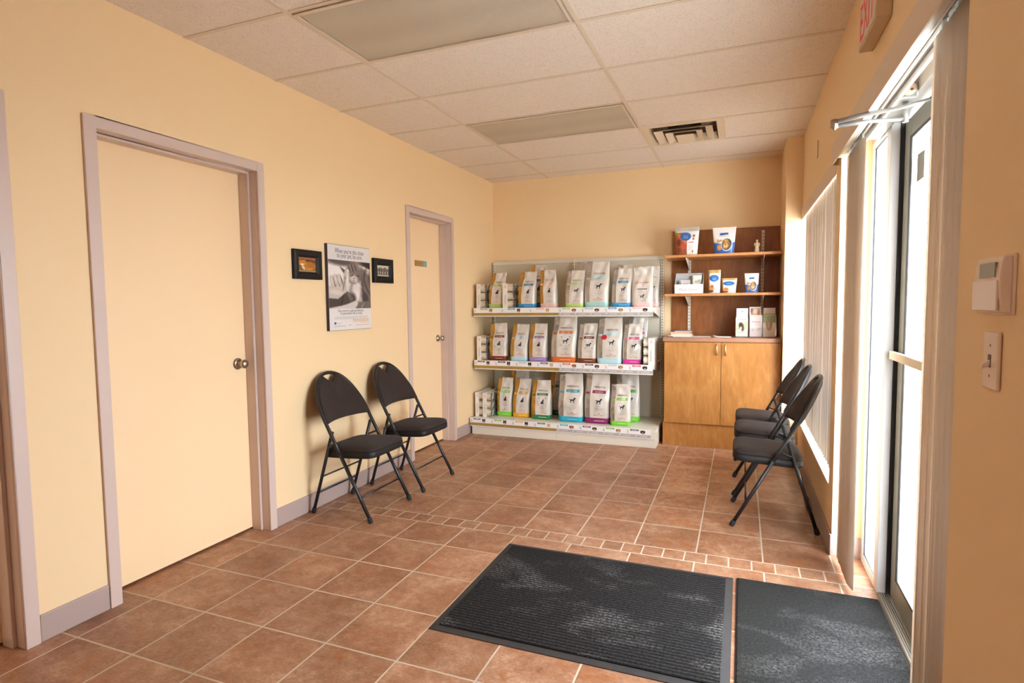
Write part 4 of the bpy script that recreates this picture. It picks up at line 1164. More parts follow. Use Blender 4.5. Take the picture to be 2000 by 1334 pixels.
B('silver dog food bag with bright blue band on the top shelf', 1.560, 5.10, Z1, .180, .380, .10, Sv, '2D93C6', 'dog', '2F90B4', ['SENSITIVITY', 'CONTROL'], 0.02, 0.03, seed=8, group=GR)
B('taller silver bag behind the blue-banded dog food bag on the top shelf', 1.555, 5.34, Z1, .15, .425, .09, Sv, '2D93C6', 'dog', '2F90B4', None, 0.04, -0.02, seed=9, group=GR)
B('white dog food bag with pink band and red lettering on the top shelf', 1.762, 5.10, Z1, .190, .388, .10, M['bagwhite'], 'E8BDB6', 'dog', 'E8C4BC', None, 0.0, 0.01, seed=10, group=GR, royal=True)
B('crinkled white and pink bag behind, rightmost of the top shelf', 1.800, 5.34, Z1, .165, .40, .10, Sv, 'E3B4B4', 'dog', 'E8C4BC', None, 0.03, 0.02, seed=11, group=GR, barless=True)

B('gold cat food bag with dark brown band on the middle shelf', .262, 5.10, Z2, .195, .392, .09, G, '7A3020', 'cat', '6E3024', ['HYPOALLERGENIC'], 0.0, 0.02, seed=12, group=GR2, frame=True)
B('gold cat food bag with pale blue band on the middle shelf', .500, 5.10, Z2, .185, .382, .10, G, 'B4D2E0', 'cat', 'AFC6CE', None, 0.03, 0.05, seed=13, group=GR2)
B('gold cat food bag with purple band on the middle shelf', .705, 5.10, Z2, .185, .388, .10, G, '9A7FB8', 'cat', '8A6088', ['CALORIE CONTROL'], 0.02, 0.03, seed=14, group=GR2)
B('large dog food bag with orange band on the middle shelf', .980, 5.10, Z2, .250, .470, .12, Sv, 'D56A2A', 'dog', 'C96A32', ['GASTRO', 'INTESTINAL'], 0.02, 0.04, seed=15, group=GR2, frame=True)
B('silver dog food bag with dark brown band on the middle shelf', 1.222, 5.10, Z2, .185, .390, .10, Sv, '7A3A1E', 'dog', '6E3024', ['HYPOALLERGENIC'], 0.02, 0.03, seed=16, group=GR2, frame=True)
B('large glossy dog food bag with pale aqua band and red spot on the middle shelf', 1.445, 5.10, Z2, .240, .448, .12, Sv, 'B4D6DA', 'dog', 'B5D2D2', None, 0.02, 0.02, seed=17, group=GR2, spot=True)
B('silver dog food bag with magenta band on the middle shelf, the front one', 1.665, 5.10, Z2, .180, .388, .10, Sv, 'D03A94', 'dog', 'CF5A92', ['URINARY SO'], 0.02, 0.03, seed=18, group=GR2)
B('taller silver bag standing behind the magenta dog food bag on the middle shelf', 1.664, 5.34, Z2, .20, .447, .10, Sv, 'D03A94', 'dog', 'CF5A92', None, 0.03, 0.04, seed=19, group=GR2)

B('gold cat food bag with lime green band on the bottom shelf, the small front one', .322, 5.115, Z3, .172, .405, .09, G, '7CCB3E', 'cat', '86C25A', ['DENTAL'], 0.04, 0.02, seed=20, group=GR3)
B('large cat food bag behind the lime and yellow banded cat bags on the bottom shelf', .410, 5.34, Z3, .215, .478, .10, G, '3F7A48', 'cat', '4E8A52', None, 0.02, 0.0, seed=21, group=GR3)
B('gold cat food bag with yellow band on the bottom shelf', .513, 5.105, Z3, .180, .400, .10, G, 'E0A728', 'cat', 'C99A42', ['INTESTINAL'], 0.05, 0.06, seed=22, group=GR3)
B('gold cat food bag with dark green band on the bottom shelf, the front one', .745, 5.075, Z3, .205, .398, .10, G, '2E7A48', 'cat', '2C6E42', ['SATIETY', 'SUPPORT'], 0.03, 0.0, seed=23, group=GR3, frame=True)
B('larger dark green banded cat food bag behind, in shadow on the bottom shelf', .850, 5.34, Z3, .215, .478, .10, G, '25613E', 'cat', '2C5E42', ['SATIETY', 'SUPPORT'], 0.02, 0.03, seed=24, group=GR3, frame=True)
B('large dog food bag with turquoise band on the bottom shelf', 1.066, 5.060, Z3, .250, .480, .13, Sv, '2FA3BC', 'dog', '3399A8', ['MOBILITY SUPPORT'], 0.03, -0.01, seed=25, group=GR3)
B('large dog food bag with maroon band on the bottom shelf', 1.330, 5.070, Z3, .245, .485, .13, Sv, '8A2664', 'dog', '94264E', ['SKIN SUPPORT'], 0.02, 0.01, seed=26, group=GR3)
B('dog food bag with lime green band on the bottom shelf, the small front one', 1.566, 5.035, Z3, .190, .395, .11, Sv, '78C83C', 'dog', '8AC04A', ['DENTAL'], 0.03, 0.0, seed=27, group=GR3)
B('taller lime banded dog food bag behind, rightmost bag of the bottom shelf', 1.600, 5.245, Z3, .230, .475, .11, Sv, '78D03C', 'dog', '5E9A48', None, 0.02, -0.02, seed=28, group=GR3)

# trays of cans standing on end
def can_tray(label, x, y, z, mirror=False, w=0.098):
    t = thing('can_tray', label, 'can tray', (x, y, z), 0, 'trays of pet food cans')
    s = -1 if mirror else 1
    R = 0.0415; n = 3; dp = 4
    h = 2 * R * n + 0.006; L = 2 * R * dp + 0.006
    cw = w * 0.47
    mb = MB()
    xa, xb = sorted((-s * w / 2, -s * w / 2 + s * 0.003))
    xc, xd = sorted((-s * w / 2 + s * 0.003, -s * w / 2 + s * cw))
    mb.box(xa, xb, -L / 2, L / 2, 0, h); mb.box(xc, xd, -L / 2, -L / 2 + 0.003, 0, h); mb.box(xc, xd, L / 2 - 0.003, L / 2, 0, h); mb.box(xc, xd, -L / 2 + 0.003, L / 2 - 0.003, 0, 0.003); mb.box(xc, xd, -L / 2 + 0.003, L / 2 - 0.003, h - 0.003, h)
    cx = -s * w / 2 + s * cw / 2
    f = lambda u, v: Vector((cx + 0.004 - v * 0.8, -L / 2 - 0.0006, h * 0.36 + u))
    for k in range(2): mb.rect(-0.055, 0.055 - 0.012 * k, -0.010 + 0.014 * k, -0.004 + 0.014 * k, f, 1, 1, 1)
    for k in range(8): mb.rect(-0.052 + k * 0.013, -0.046 + k * 0.013, -0.012, -0.003, lambda u, v: f(u, v) + Vector((0, -0.0003, 0)), 0)
    for k in range(3): mb.rect(0.115, 0.145, -0.012 + k * 0.009, -0.009 + k * 0.009, f, 2)
    mb.build('carton', [M['carton'], M['grey_ink'], colm('D08A80')], t)
    c0 = None
    for j in range(dp):
        for i in range(n):
            loc = (-s * w / 2 + s * 0.004, -L / 2 + 0.0035 + R + j * 2 * R, 0.0033 + R + i * 2 * R)
            if c0 is None:
                q_ = w - 0.006
                c0 = MB().lathe([(0, 0), (R - 0.004, 0), (R - 0.0005, 0.002), (R - 0.0005, 0.006), (R - 0.002, 0.008)], (0, 0, 0), (s, 0, 0), 24, 0).lathe([(R - 0.002, 0.008), (R - 0.002, q_ - 0.008)], (0, 0, 0), (s, 0, 0), 24, 1).lathe([(R - 0.002, q_ - 0.008), (R - 0.0005, q_ - 0.006), (R - 0.0005, q_ - 0.002), (R - 0.004, q_), (R - 0.006, q_ - 0.003), (0, q_ - 0.003)], (0, 0, 0), (s, 0, 0), 24, 0).build('can', [M['tin'], M['canlabel']], t)
                c0.location = loc
            else:
                c = c0.copy(); COL.objects.link(c); c.parent = t; c.location = loc
    return t
can_tray('white tray of cans at the left end of the top shelf', .105, 5.175, Z1)
can_tray('white tray of cans between the first two bags on the top shelf', .410, 5.175, Z1, w=.115)
can_tray('white tray of cans at the left end of the middle shelf', .105, 5.175, Z2, w=.105)
can_tray('white tray of cans at the right end of the middle shelf', 1.825, 5.175, Z2, True, w=.096)
can_tray('outer one of two white can trays by the left wall on the bottom shelf', .085, 5.140, Z3, w=.090)
can_tray('inner one of two white can trays at the left of the bottom shelf', .178, 5.125, Z3, w=.090)

# ------------------------------------------------------------------ wooden cabinet, countertop and wall shelves
CX0, CX1, CY = 1.957, 2.966, 5.080
o = (2.46, 5.3, 0)
t = thing('base_cabinet', 'maple two-door base cabinet in the back right corner', 'cabinet', o)
MB().box(CX0 + 0.010, CX1, CY + 0.001, D - 0.015, 0.225, 0.984).build('carcass', M['wood'], t, o)
MB().box(CX0, CX1, CY - 0.004, D - 0.015, 0.0, 0.2245).build('plinth', M['wood'], t, o, bevel=0.001)
for a, c, hx in ((CX0 + 0.012, 2.4695, 2.4345), (2.4735, CX1, 2.5085)):
    dd = MB().box(a, c, CY - 0.021, CY - 0.0005, 0.221, 0.980).build('door', M['wood'], t, o, bevel=0.0015)
    pth = [(hx, CY - 0.021, 0.868), (hx, CY - 0.034, 0.872), (hx, CY - 0.045, 0.886), (hx, CY - 0.049, 0.915), (hx, CY - 0.045, 0.944), (hx, CY - 0.034, 0.958), (hx, CY - 0.021, 0.962)]
    MB().tube(pth, [0.006, 0.006, 0.0055, 0.0052, 0.0055, 0.006, 0.006], 10).build('handle', M['brass'], dd, o)
tag(MB().box(CX0, CX1 + 0.003, CY - 0.028, D - 0.015, 0.985, 1.022).build('countertop', M['laminate'], bevel=0.004), 'brown laminate countertop on the wooden cabinet', 'countertop')

o = (2.47, 5.58, 1.5)
t = thing('wall_shelf_unit', 'cherry wood back panel with two shelves on metal tracks above the cabinet', 'shelf unit', o)
MB().box(1.980, 2.967, 5.578, D - 0.0005, 1.024, 2.062).build('back_panel', M['wood_d'], t, o)
for x in (2.149, 2.820):
    mb = MB().box(x - 0.0125, x + 0.0125, 5.567, 5.5775, 1.03, 2.028, 0)
    for k in range(30):
        for dx in (-0.005, 0.005): mb.box(x + dx - 0.0018, x + dx + 0.0018, 5.5665, 5.5675, 1.045 + k * 0.0325, 1.062 + k * 0.0325, 1)
    mb.build('shelf_track', [M['cream_metal'], M['slot']], t, o)
for z in (1.4300, 1.7900):
    s = MB().box(1.957, 2.967, 5.120, 5.566, z - 0.024, z).build('shelf', M['wood_s'], t, o, bevel=0.003)
    for x in (2.149, 2.820):
        MB().prism([(5.566, z - 0.025), (5.160, z - 0.025), (5.160, z - 0.036), (5.53, z - 0.118), (5.566, z - 0.118)], lambda u, v, x=x: Vector((x - 0.003, u, v)), (0.006, 0, 0)).build('bracket', M['cream_metal'], s, o, bevel=0.001)

# ------------------------------------------------------------------ goods on the wall shelves
def pouch(label, x, y, z, wb, wt, h, d, art, rz=0.0, group=None, film=None, seed=0, nx=44, ny=50):
    """stand-up pouch: wide foot, flat sealed top"""
    r = random.Random(seed); ph = r.uniform(0, 6)
    def S(s, t, side=-1, off=0.0):
        W = (wb + (wt - wb) * t) / 2
        Dp = d / 2 * ((1 - t) ** 0.8 * (0.75 + 0.7 * math.sin(PI * min(1, t / 0.9)) * 0.6)) + 0.0015
        yy = side * (Dp * max(0.0, 1 - abs(s) ** 3) ** 0.5 + off) + 0.003 * math.sin(5 * s + 7 * t + ph) * t
        return Vector((s * W, yy, h * t))
    Ss = [-1, -.96, -.88, -.75, -.55, -.3, 0, .3, .55, .75, .88, .96, 1]; Ts = [0, .03, .08, .15, .25, .35, .45, .55, .65, .75, .83, .9, .95, 1]
    nS, nT = len(Ss), len(Ts); Nn = nS * nT
    mb = MB(); mb.v = [tuple(S(s, t_, sd)) for sd in (-1, 1) for t_ in Ts for s in Ss]
    for j in range(nT - 1):
        for i in range(nS - 1):
            a = j * nS + i
            mb.f += [(a, a + 1, a + nS + 1, a + nS), (Nn + a + 1, Nn + a, Nn + a + nS, Nn + a + nS + 1)]; mb.m += [0, 0]; mb.s += [True, True]
    for i in range(nS - 1):
        mb.f += [(i + 1, i, Nn + i, Nn + i + 1), ((nT - 1) * nS + i, (nT - 1) * nS + i + 1, Nn + (nT - 1) * nS + i + 1, Nn + (nT - 1) * nS + i)]; mb.m += [0, 0]; mb.s += [False, False]
    root = mb.build('treat_bag', film or M['bagwhite'])
    root.location = (x, y, z); root.rotation_euler = (0, 0, rz)
    tag(root, label, 'treat bag', group)
    picture('front_print', nx, ny, art, lambda u, v: S(-.985 + 1.97 * u, 0.01 + 0.985 * v, -1, 0.0018), root)
    return root, S
def script(root, S, s, cu, cv, width, size, col=None, off=0.0032):
    """white lettering on the pouch front, cu in -1..1, cv in 0..1"""
    b0 = S(0, cv)
    f = lambda u, v: S(cu + u, cv + v, -1, off)
    vs, fs, w = text2d(s)
    MB().add([f(x * width / w, yy * size) for x, yy in vs], fs).build('lettering', col or M['white_lit'], root, fix=False)

def art_carrot(u, v):
    y = 1 - v
    img = np.ones(u.shape + (3,)) * np.array([232, 226, 218.])
    img = lay(img, np.clip((0.52 - u) * 60, 0, 1) * np.clip((y - 0.17) * 40, 0, 1), '9A5230')
    img = lay(img, ell(u, y, 0.14, 0.55, 0.09, 0.13, 0, 0.3), '5E2A1A'); img = lay(img, ell(u, y, 0.33, 0.72, 0.10, 0.09, 0, 0.3), 'C04A34'); img = lay(img, ell(u, y, 0.15, 0.82, 0.1, 0.09, 0, 0.3), '7A3A22'); img = lay(img, ell(u, y, 0.42, 0.85, 0.07, 0.06, 0, 0.3), '8E4A2A')
    img = lay(img, pol(u, y, [(0.03, 0.24), (0.14, 0.22), (0.50, 0.52), (0.46, 0.62)], 0.015), 'D9662A')
    img = lay(img, ell(u, y, 0.05, 0.22, 0.07, 0.06, 0.4, 0.3), '6E8A3A')
    img = lay(img, np.clip((0.16 - y) * 60, 0, 1), 'BDB6A8'); img = lay(img, np.clip((0.16 - y) * 60, 0, 1) * (0.5 + 0.5 * np.sin(u * 70 + y * 50)), '8F8778', 0.5)
    img = lay(img, ell(u, y, 0.45, 0.34, 0.235, 0.155, 0, 0.03), '2A5F9A')
    img = lay(img, ell(u, y, 0.80, 0.32, 0.055, 0.05, 0, 0.2), '8A4A38'); img = lay(img, ell(u, y, 0.79, 0.43, 0.05, 0.045, 0, 0.2), '9A5A42'); img = lay(img, ell(u, y, 0.78, 0.88, 0.035, 0.05, 0, 0.2), '7A4A38')
    for k in range(3): img = lay(img, pol(u, y, [(0.56, 0.68 + k * .06), (0.86 - .07 * k, 0.68 + k * .06), (0.86 - .07 * k, 0.70 + k * .06), (0.56, 0.70 + k * .06)], 0.006), 'B9B2AA')
    img = lay(img, pol(u, y, [(0.57, 0.545), (0.80, 0.535), (0.80, 0.565), (0.57, 0.575)], 0.006), 'C04A54')
    return img
def art_dog(u, v):
    y = 1 - v
    img = np.ones(u.shape + (3,)) * np.array([233, 228, 222.])
    img = lay(img, np.clip((y - 0.62 + 0.12 * np.abs(u - .5)) * 25, 0, 1), '2E62A8')
    img = lay(img, ell(u, y, 0.62, 0.66, 0.27, 0.25, -0.2, 0.04), 'F2EEE6'); img = lay(img, ell(u, y, 0.62, 0.66, 0.245, 0.22, -0.2, 0.05), '3B2A1E')
    img = lay(img, ell(u, y, 0.58, 0.64, 0.16, 0.19, 0.1, 0.15), 'B98A50'); img = lay(img, ell(u, y, 0.46, 0.62, 0.05, 0.12, 0.2, 0.2), '8A5E30'); img = lay(img, ell(u, y, 0.72, 0.62, 0.05, 0.12, -0.2, 0.2), '8A5E30')
    img = lay(img, ell(u, y, 0.57, 0.72, 0.09, 0.08, 0, 0.2), 'D9B684'); img = lay(img, ell(u, y, 0.57, 0.675, 0.035, 0.025, 0, 0.2), '1C1512'); img = lay(img, ell(u, y, 0.57, 0.77, 0.03, 0.035, 0, 0.3), 'C46A62')
    img = lay(img, ell(u, y, 0.53, 0.58, 0.018, 0.015, 0, 0.3), '1C1512'); img = lay(img, ell(u, y, 0.62, 0.58, 0.018, 0.015, 0, 0.3), '1C1512')
    img = lay(img, ell(u, y, 0.28, 0.53, 0.15, 0.045, -0.25, 0.15), 'A9824A'); img = lay(img, ell(u, y, 0.20, 0.49, 0.05, 0.045, 0, 0.2), 'B08A50'); img = lay(img, ell(u, y, 0.26, 0.78, 0.11, 0.11, 0, 0.12), 'B7793A')
    img = lay(img, pol(u, y, [(0.30, 0.225), (0.68, 0.21), (0.68, 0.29), (0.30, 0.305)], 0.008), '274C86')
    img = lay(img, pol(u, y, [(0.24, 0.34), (0.74, 0.33), (0.74, 0.345), (0.24, 0.355)], 0.006), 'B9B2AA')
    return img
def art_gold(u, v):
    y = 1 - v
    img = np.ones(u.shape + (3,)) * np.array([232, 226, 218.])
    img = lay(img, np.clip((0.15 - y) * 40, 0, 1), 'A87B3A'); img = lay(img, np.clip((0.15 - y) * 40, 0, 1) * (0.5 + 0.5 * np.sin(u * 45)), 'DCC08A', 0.6)
    img = lay(img, np.clip((0.10 - u) * 25, 0, 1), 'B98B48')
    img = lay(img, ell(u, y, 0.47, 0.36, 0.40, 0.15, 0, 0.03), '2C66A4')
    img = lay(img, ell(u, y, 0.28, 0.74, 0.17, 0.10, 0, 0.15), 'B96A30'); img = lay(img, ell(u, y, 0.22, 0.92, 0.22, 0.06, 0, 0.2), '6E3A1C'); img = lay(img, ell(u, y, 0.3, 0.84, 0.22, 0.04, 0, 0.2), 'C98A42')
    for k in range(4): img = lay(img, pol(u, y, [(0.58, 0.58 + k * .07), (0.82, 0.58 + k * .07), (0.82, 0.595 + k * .07), (0.58, 0.595 + k * .07)], 0.008), 'B5AEA6')
    return img
ZA, ZB = 1.7905, 1.4305
b1, s1 = pouch('treat bag with carrot picture and clear silver top, left on the upper wall shelf', 2.152, 5.215, ZA, .188, .224, .262, .075, art_carrot, seed=1, group='treat bags on the wall shelves')
script(b1, s1, 'Medi-Treats', -.10, .665, .40, .045); script(b1, s1, 'Medi-Régals', -.10, .605, .40, .045)
b2, s2 = pouch('white and blue treat bag with a dog picture on the upper wall shelf', 2.481, 5.215, ZA, .169, .206, .243, .075, art_dog, seed=2, group='treat bags on the wall shelves')
b3, s3 = pouch('tall gold-topped treat bag with a blue oval on the lower wall shelf', 2.402, 5.205, ZB, .097, .109, .215, .055, art_gold, seed=3, film=M['gold'], group='treat bags on the wall shelves', nx=34)
script(b3, s3, 'Medi-Treats', -.05, .625, .62, .045); script(b3, s3, 'Medi-Régals', -.05, .565, .62, .045)
b4, s4 = pouch('short gold-topped treat bag beside the tall one on the lower wall shelf', 2.530, 5.205, ZB, .112, .136, .136, .06, art_gold, seed=4, film=M['gold'], group='treat bags on the wall shelves', nx=34)
script(b4, s4, 'Medi-Treats', -.05, .60, .55, .055)
b5, s5 = pouch('small white and blue treat bag with dog picture on the lower wall shelf', 2.720, 5.205, ZB, .109, .122, .175, .055, art_dog, seed=5, group='treat bags on the wall shelves', nx=34)

# ivory figurine
o = (2.760, 5.24, ZA)
t = thing('figurine', 'small ivory angel figurine at the right of the upper wall shelf', 'figurine', o)
MB().lathe([(0, 0), (0.021, 0), (0.021, 0.003), (0.018, 0.03), (0.0145, 0.065), (0.012, 0.085), (0.010, 0.092), (0.005, 0.097), (0, 0.098)], (0, 0, 0), (0, 0, 1), 24).build('gown', M['figure'], t)
MB().lathe([(0, 0), (0.006, 0.001), (0.0095, 0.006), (0.0105, 0.012), (0.009, 0.018), (0.005, 0.022), (0, 0.0235)], (0, 0, 0.096), (0, 0, 1), 20).build('head', M['figure'], t)
MB().tube([(-0.012, 0, 0.085), (-0.020, -0.006, 0.070), (-0.010, -0.016, 0.066), (0, -0.018, 0.070), (0.010, -0.016, 0.066), (0.020, -0.006, 0.070), (0.012, 0, 0.085)], [0.005, 0.006, 0.0045, 0.004, 0.0045, 0.006, 0.005], 10).build('arms', M['figure'], t)
for s_ in (-1, 1):
    MB().prism([(0.002, 0.060), (0.020, 0.058), (0.027, 0.075), (0.022, 0.094), (0.010, 0.090), (0.003, 0.080)], plane((0, 0.010, 0), (s_, 0, 0), (0, 0, 1)), (0, 0.003, 0)).build('wing', M['figure'], t, bevel=0.001)

# open display box of chews with packets in it
o = (2.17, 5.22, ZB)
t = thing('display_box', 'open grey card display box with white front on the lower wall shelf', 'box', o)
x0, x1, ya, yb, hf, hb = 2.050, 2.303, 5.150, 5.275, 0.086, 0.194
mb = MB()
mb.box(x0, x1, ya, yb, ZB + 0.0005, ZB + 0.003)
mb.box(x0, x1, yb - 0.003, yb, ZB + 0.003, ZB + hb)
for xx in (x0, x1 - 0.003):
    mb.prism([(ya, ZB + 0.003), (yb - 0.003, ZB + 0.003), (yb - 0.003, ZB + hb), (ya + 0.06, ZB + hb * .72), (ya, ZB + hf)], lambda u, v, xx=xx: Vector((xx, u, v)), (0.003, 0, 0))
mb.build('box_shell', M['greybox'], t, o)
MB().box(x0 - 0.0005, x1 + 0.0005, ya - 0.003, ya, ZB + 0.0005, ZB + hf).build('front_panel', mat('pinkish_card', 'E6D8D2', 0.55), t, o)
MB().text('Medi-Chews', 2.178, ZB + 0.026, 0.036, plane((0, ya - 0.0036, 0), (1, 0, 0), (0, 0, 1)), 0, width=0.175).build('lettering', M['grey_ink'], t, o)
def packet(label, x, y, w, h, rz, ln, art):
    root = MB().box(-w / 2, w / 2, -0.005, 0.005, 0, h).build('treat_packet', M['carton'], bevel=0.004)
    root.location = (x, y, ZB + 0.0035); root.rotation_euler = (ln, 0, rz)
    tag(root, label, 'packet', 'packets in the display box')
    picture('front_print', 16, 16, art, lambda u, v: Vector((-w / 2 + 0.002 + (w - 0.004) * u, -0.0056, 0.002 + (h - 0.004) * v)), root)
def art_pk(u, v):
    y = 1 - v
    img = np.ones(u.shape + (3,)) * np.array([206, 200, 192.])
    for k in range(3): img = lay(img, pol(u, y, [(0.3, 0.3 + k * .13), (0.85, 0.3 + k * .13), (0.85, 0.35 + k * .13), (0.3, 0.35 + k * .13)], 0.02), '7E7870', 0.7)
    return lay(img, ell(u, y, 0.08, 0.5, 0.08, 0.5, 0, 0.2), '6A6258', 0.7)
def art_pk2(u, v):
    y = 1 - v
    img = np.ones(u.shape + (3,)) * np.array([224, 218, 204.])
    img = lay(img, np.clip((0.12 - u) * 20, 0, 1), 'B2A684'); img = lay(img, pol(u, y, [(0.25, 0.3), (0.9, 0.22), (0.9, 0.34), (0.25, 0.42)], 0.02), 'A39A90', 0.8)
    return lay(img, pol(u, y, [(0.4, 0.95), (0.6, 0.72), (0.7, 0.78), (0.55, 0.98)], 0.02), '7A4A48', 0.9)
packet('grey and white packet standing in the left half of the chew box', 2.134, 5.222, .102, .128, 0.0, -0.15, art_pk)
packet('cream packet leaning in the right half of the chew box, the front one', 2.244, 5.203, .083, .166, -0.06, -0.12, art_pk2)
packet('olive-edged packet just behind the cream packet in the chew box', 2.231, 5.224, .083, .170, -0.02, -0.12, art_pk)

# brochure holder on the counter
ZC = 1.0225
o = (2.76, 5.30, ZC)
t = thing('brochure_holder', 'clear acrylic holder with three columns of pet brochures on the countertop', 'brochure holder', o)
cols = [2.643, 2.764, 2.876]
mb = MB().box(2.583, 2.937, 5.335, 5.338, ZC, ZC + 0.20).box(2.583, 2.937, 5.262, 5.335, ZC, ZC + 0.003).box(2.583, 2.937, 5.300, 5.302, ZC + 0.003, ZC + 0.115).box(2.583, 2.937, 5.262, 5.264, ZC + 0.003, ZC + 0.085)
for x in (2.583, 2.702, 2.819, 2.935): mb.box(x, x + 0.002, 5.264, 5.335, ZC + 0.003, ZC + 0.12)
mb.build('clear_pockets', M['acrylic'], t, o)
def brochure(label, x, y, w, h, art, z=ZC + 0.0032):
    root = MB().box(-w / 2, w / 2, 0, 0.006, 0, h).build('brochure', M['white_lit'])
    root.location = (x, y, z)
    tag(root, label, 'brochure', 'brochures in the clear holder')
    picture('cover_print', 24, 40, art, lambda u, v: Vector((-w / 2 + w * u, -0.0006, h * v)), root)
    return root
base_ = lambda u, c: np.ones(u.shape + (3,)) * np.array([int(c[i:i + 2], 16) for i in (0, 2, 4)], float)
def bl(u, v):
    y = 1 - v
    img = base_(u, 'EFEFE6'); img = lay(img, np.clip((0.22 - y) * 30, 0, 1), 'DDE3DC'); img = lay(img, pol(u, y, [(.1, .08), (.85, .1), (.85, .14), (.1, .13)], .01), '8AA08A', .6)
    img = lay(img, pol(u, y, [(0, .28), (1, .2), (1, .45), (0.75, .6), (0, .7)], 0.05), 'B9CF98', .7); img = lay(img, ell(u, y, .45, .45, .22, .17, .6, .2), '4A2E26'); img = lay(img, ell(u, y, .55, .58, .12, .14, -.3, .2), '6A4A3E'); img = lay(img, ell(u, y, .42, .58, .08, .10, 0, .3), 'E9E4DC')
    return lay(img, pol(u, y, [(.05, .75), (.6, .78), (.6, .81), (.05, .78)], .01), 'B9CFA0')
def bm_(u, v):
    y = 1 - v
    img = base_(u, 'F3EEEC')
    img = lay(img, ell(u, y, .25, .70, .10, .05, .3, .3), 'EBC9C9', .8); img = lay(img, ell(u, y, .72, .66, .14, .05, -.4, .3), 'E6B9BE', .8)
    return lay(img, pol(u, y, [(.2, .44), (.85, .44), (.85, .46), (.2, .46)], .01), 'D8C9C9', .7)
def br_(u, v):
    y = 1 - v
    img = base_(u, 'F0EBE0'); img = lay(img, np.clip((0.42 - y) * 14, 0, 1), '8AA070'); img = lay(img, ell(u, y, .2, .25, .3, .12, 0, .5), 'A9BE88', .7)
    img = lay(img, ell(u, y, .48, .45, .24, .26, 0, .2), '9A8468'); img = lay(img, ell(u, y, .46, .28, .16, .13, 0, .2), 'B09A7A'); img = lay(img, pol(u, y, [(.32, .24), (.34, .14), (.44, .20)], .02), 'A08868'); img = lay(img, pol(u, y, [(.52, .2), (.62, .14), (.6, .26)], .02), 'A08868')
    img = lay(img, ell(u, y, .46, .55, .1, .15, 0, .4), 'D8CBB4', .8); img = lay(img, ell(u, y, .41, .27, .02, .015, 0, .3), '2A2018'); img = lay(img, ell(u, y, .52, .27, .02, .015, 0, .3), '2A2018')
    return lay(img, pol(u, y, [(.12, .05), (.85, .05), (.85, .09), (.12, .09)], .01), 'D5DEC4', .8)
def bb(u, v):
    y = 1 - v
    return lay(base_(u, 'EDEEF0'), ell(u, y, .5, .11, .14, .018, 0, .2), '7FB0D8')
def bb2(u, v):
    y = 1 - v
    img = base_(u, 'EFEAE4'); img = lay(img, pol(u, y, [(.1, .04), (.92, .04), (.92, .3), (.1, .3)], .01), 'C9A070'); img = lay(img, ell(u, y, .2, .12, .1, .08, 0, .4), '5A4A7A', .8); img = lay(img, ell(u, y, .5, .15, .2, .1, 0, .4), 'EBDFC8', .9)
    return lay(img, ell(u, y, .8, .2, .1, .1, 0, .4), 'A05A40', .8)
def bb3(u, v): return base_(u, 'EDE6E2')
brochure('green and white brochure with a dark puppy, front left pocket', cols[0], 5.272, .106, .178, bl)
b = brochure('white worms brochure in the front middle pocket', cols[1], 5.272, .106, .200, bm_)
f = plane((0, -0.0012, 0), (1, 0, 0), (0, 0, 1))
MB().text('Worms', 0.0, 0.128, 0.027, f, 0, width=0.075).build('lettering', colm('C86A78'), b, fix=False)
brochure('green brochure with a tabby cat, front right pocket', cols[2], 5.272, .106, .212, br_)
brochure('white brochure with a small blue mark, rear left pocket', cols[0] + .002, 5.308, .100, .262, bb)
brochure('tall brochure with an orange photo strip, rear middle pocket', cols[1] - .008, 5.308, .098, .274, bb2)
brochure('plain pale brochure showing only its top edge, rear right pocket', cols[2], 5.308, .100, .264, bb3)

# magazines and papers on the counter
MG = [('wide thin grey brochure at the very bottom of the magazine pile', 2.20, 5.22, .34, .16, .005, 'BDB4A8', 0.10), ('white leaflet in the magazine pile, under the thick cream magazine', 2.10, 5.25, .21, .18, .006, 'D9D2C6', -0.08),
      ('cream magazine in the counter pile', 2.105, 5.30, .19, .20, .010, 'D8C7A2', 0.04), ('tan magazine second from the top of the counter pile', 2.10, 5.305, .18, .20, .012, 'B89A6A', -0.03),
      ('orange-red magazine near the top of the counter pile', 2.095, 5.31, .18, .20, .012, 'C65A34', 0.05), ('blue-grey magazine on top of the counter pile', 2.115, 5.315, .16, .19, .008, '7A7E90', 0.12)]
z = ZC
for lb, x, y, w, d, h, c, r in MG:
    root = MB().box(-w / 2, w / 2, -d / 2, d / 2, 0, h * .32).box(-w / 2, w / 2, -d / 2, d / 2, h * .68, h).build('magazine', colm(c, .4))
    MB().box(-w / 2 + .002, w / 2 - .002, -d / 2 + .002, d / 2 - .002, h * .32, h * .68).build('pages', M['carton'], root)
    root.location = (x, y, z); root.rotation_euler = (0, 0, r)
    tag(root, lb, 'magazine', 'magazines piled on the counter')
    z += h + .0002
z = ZC
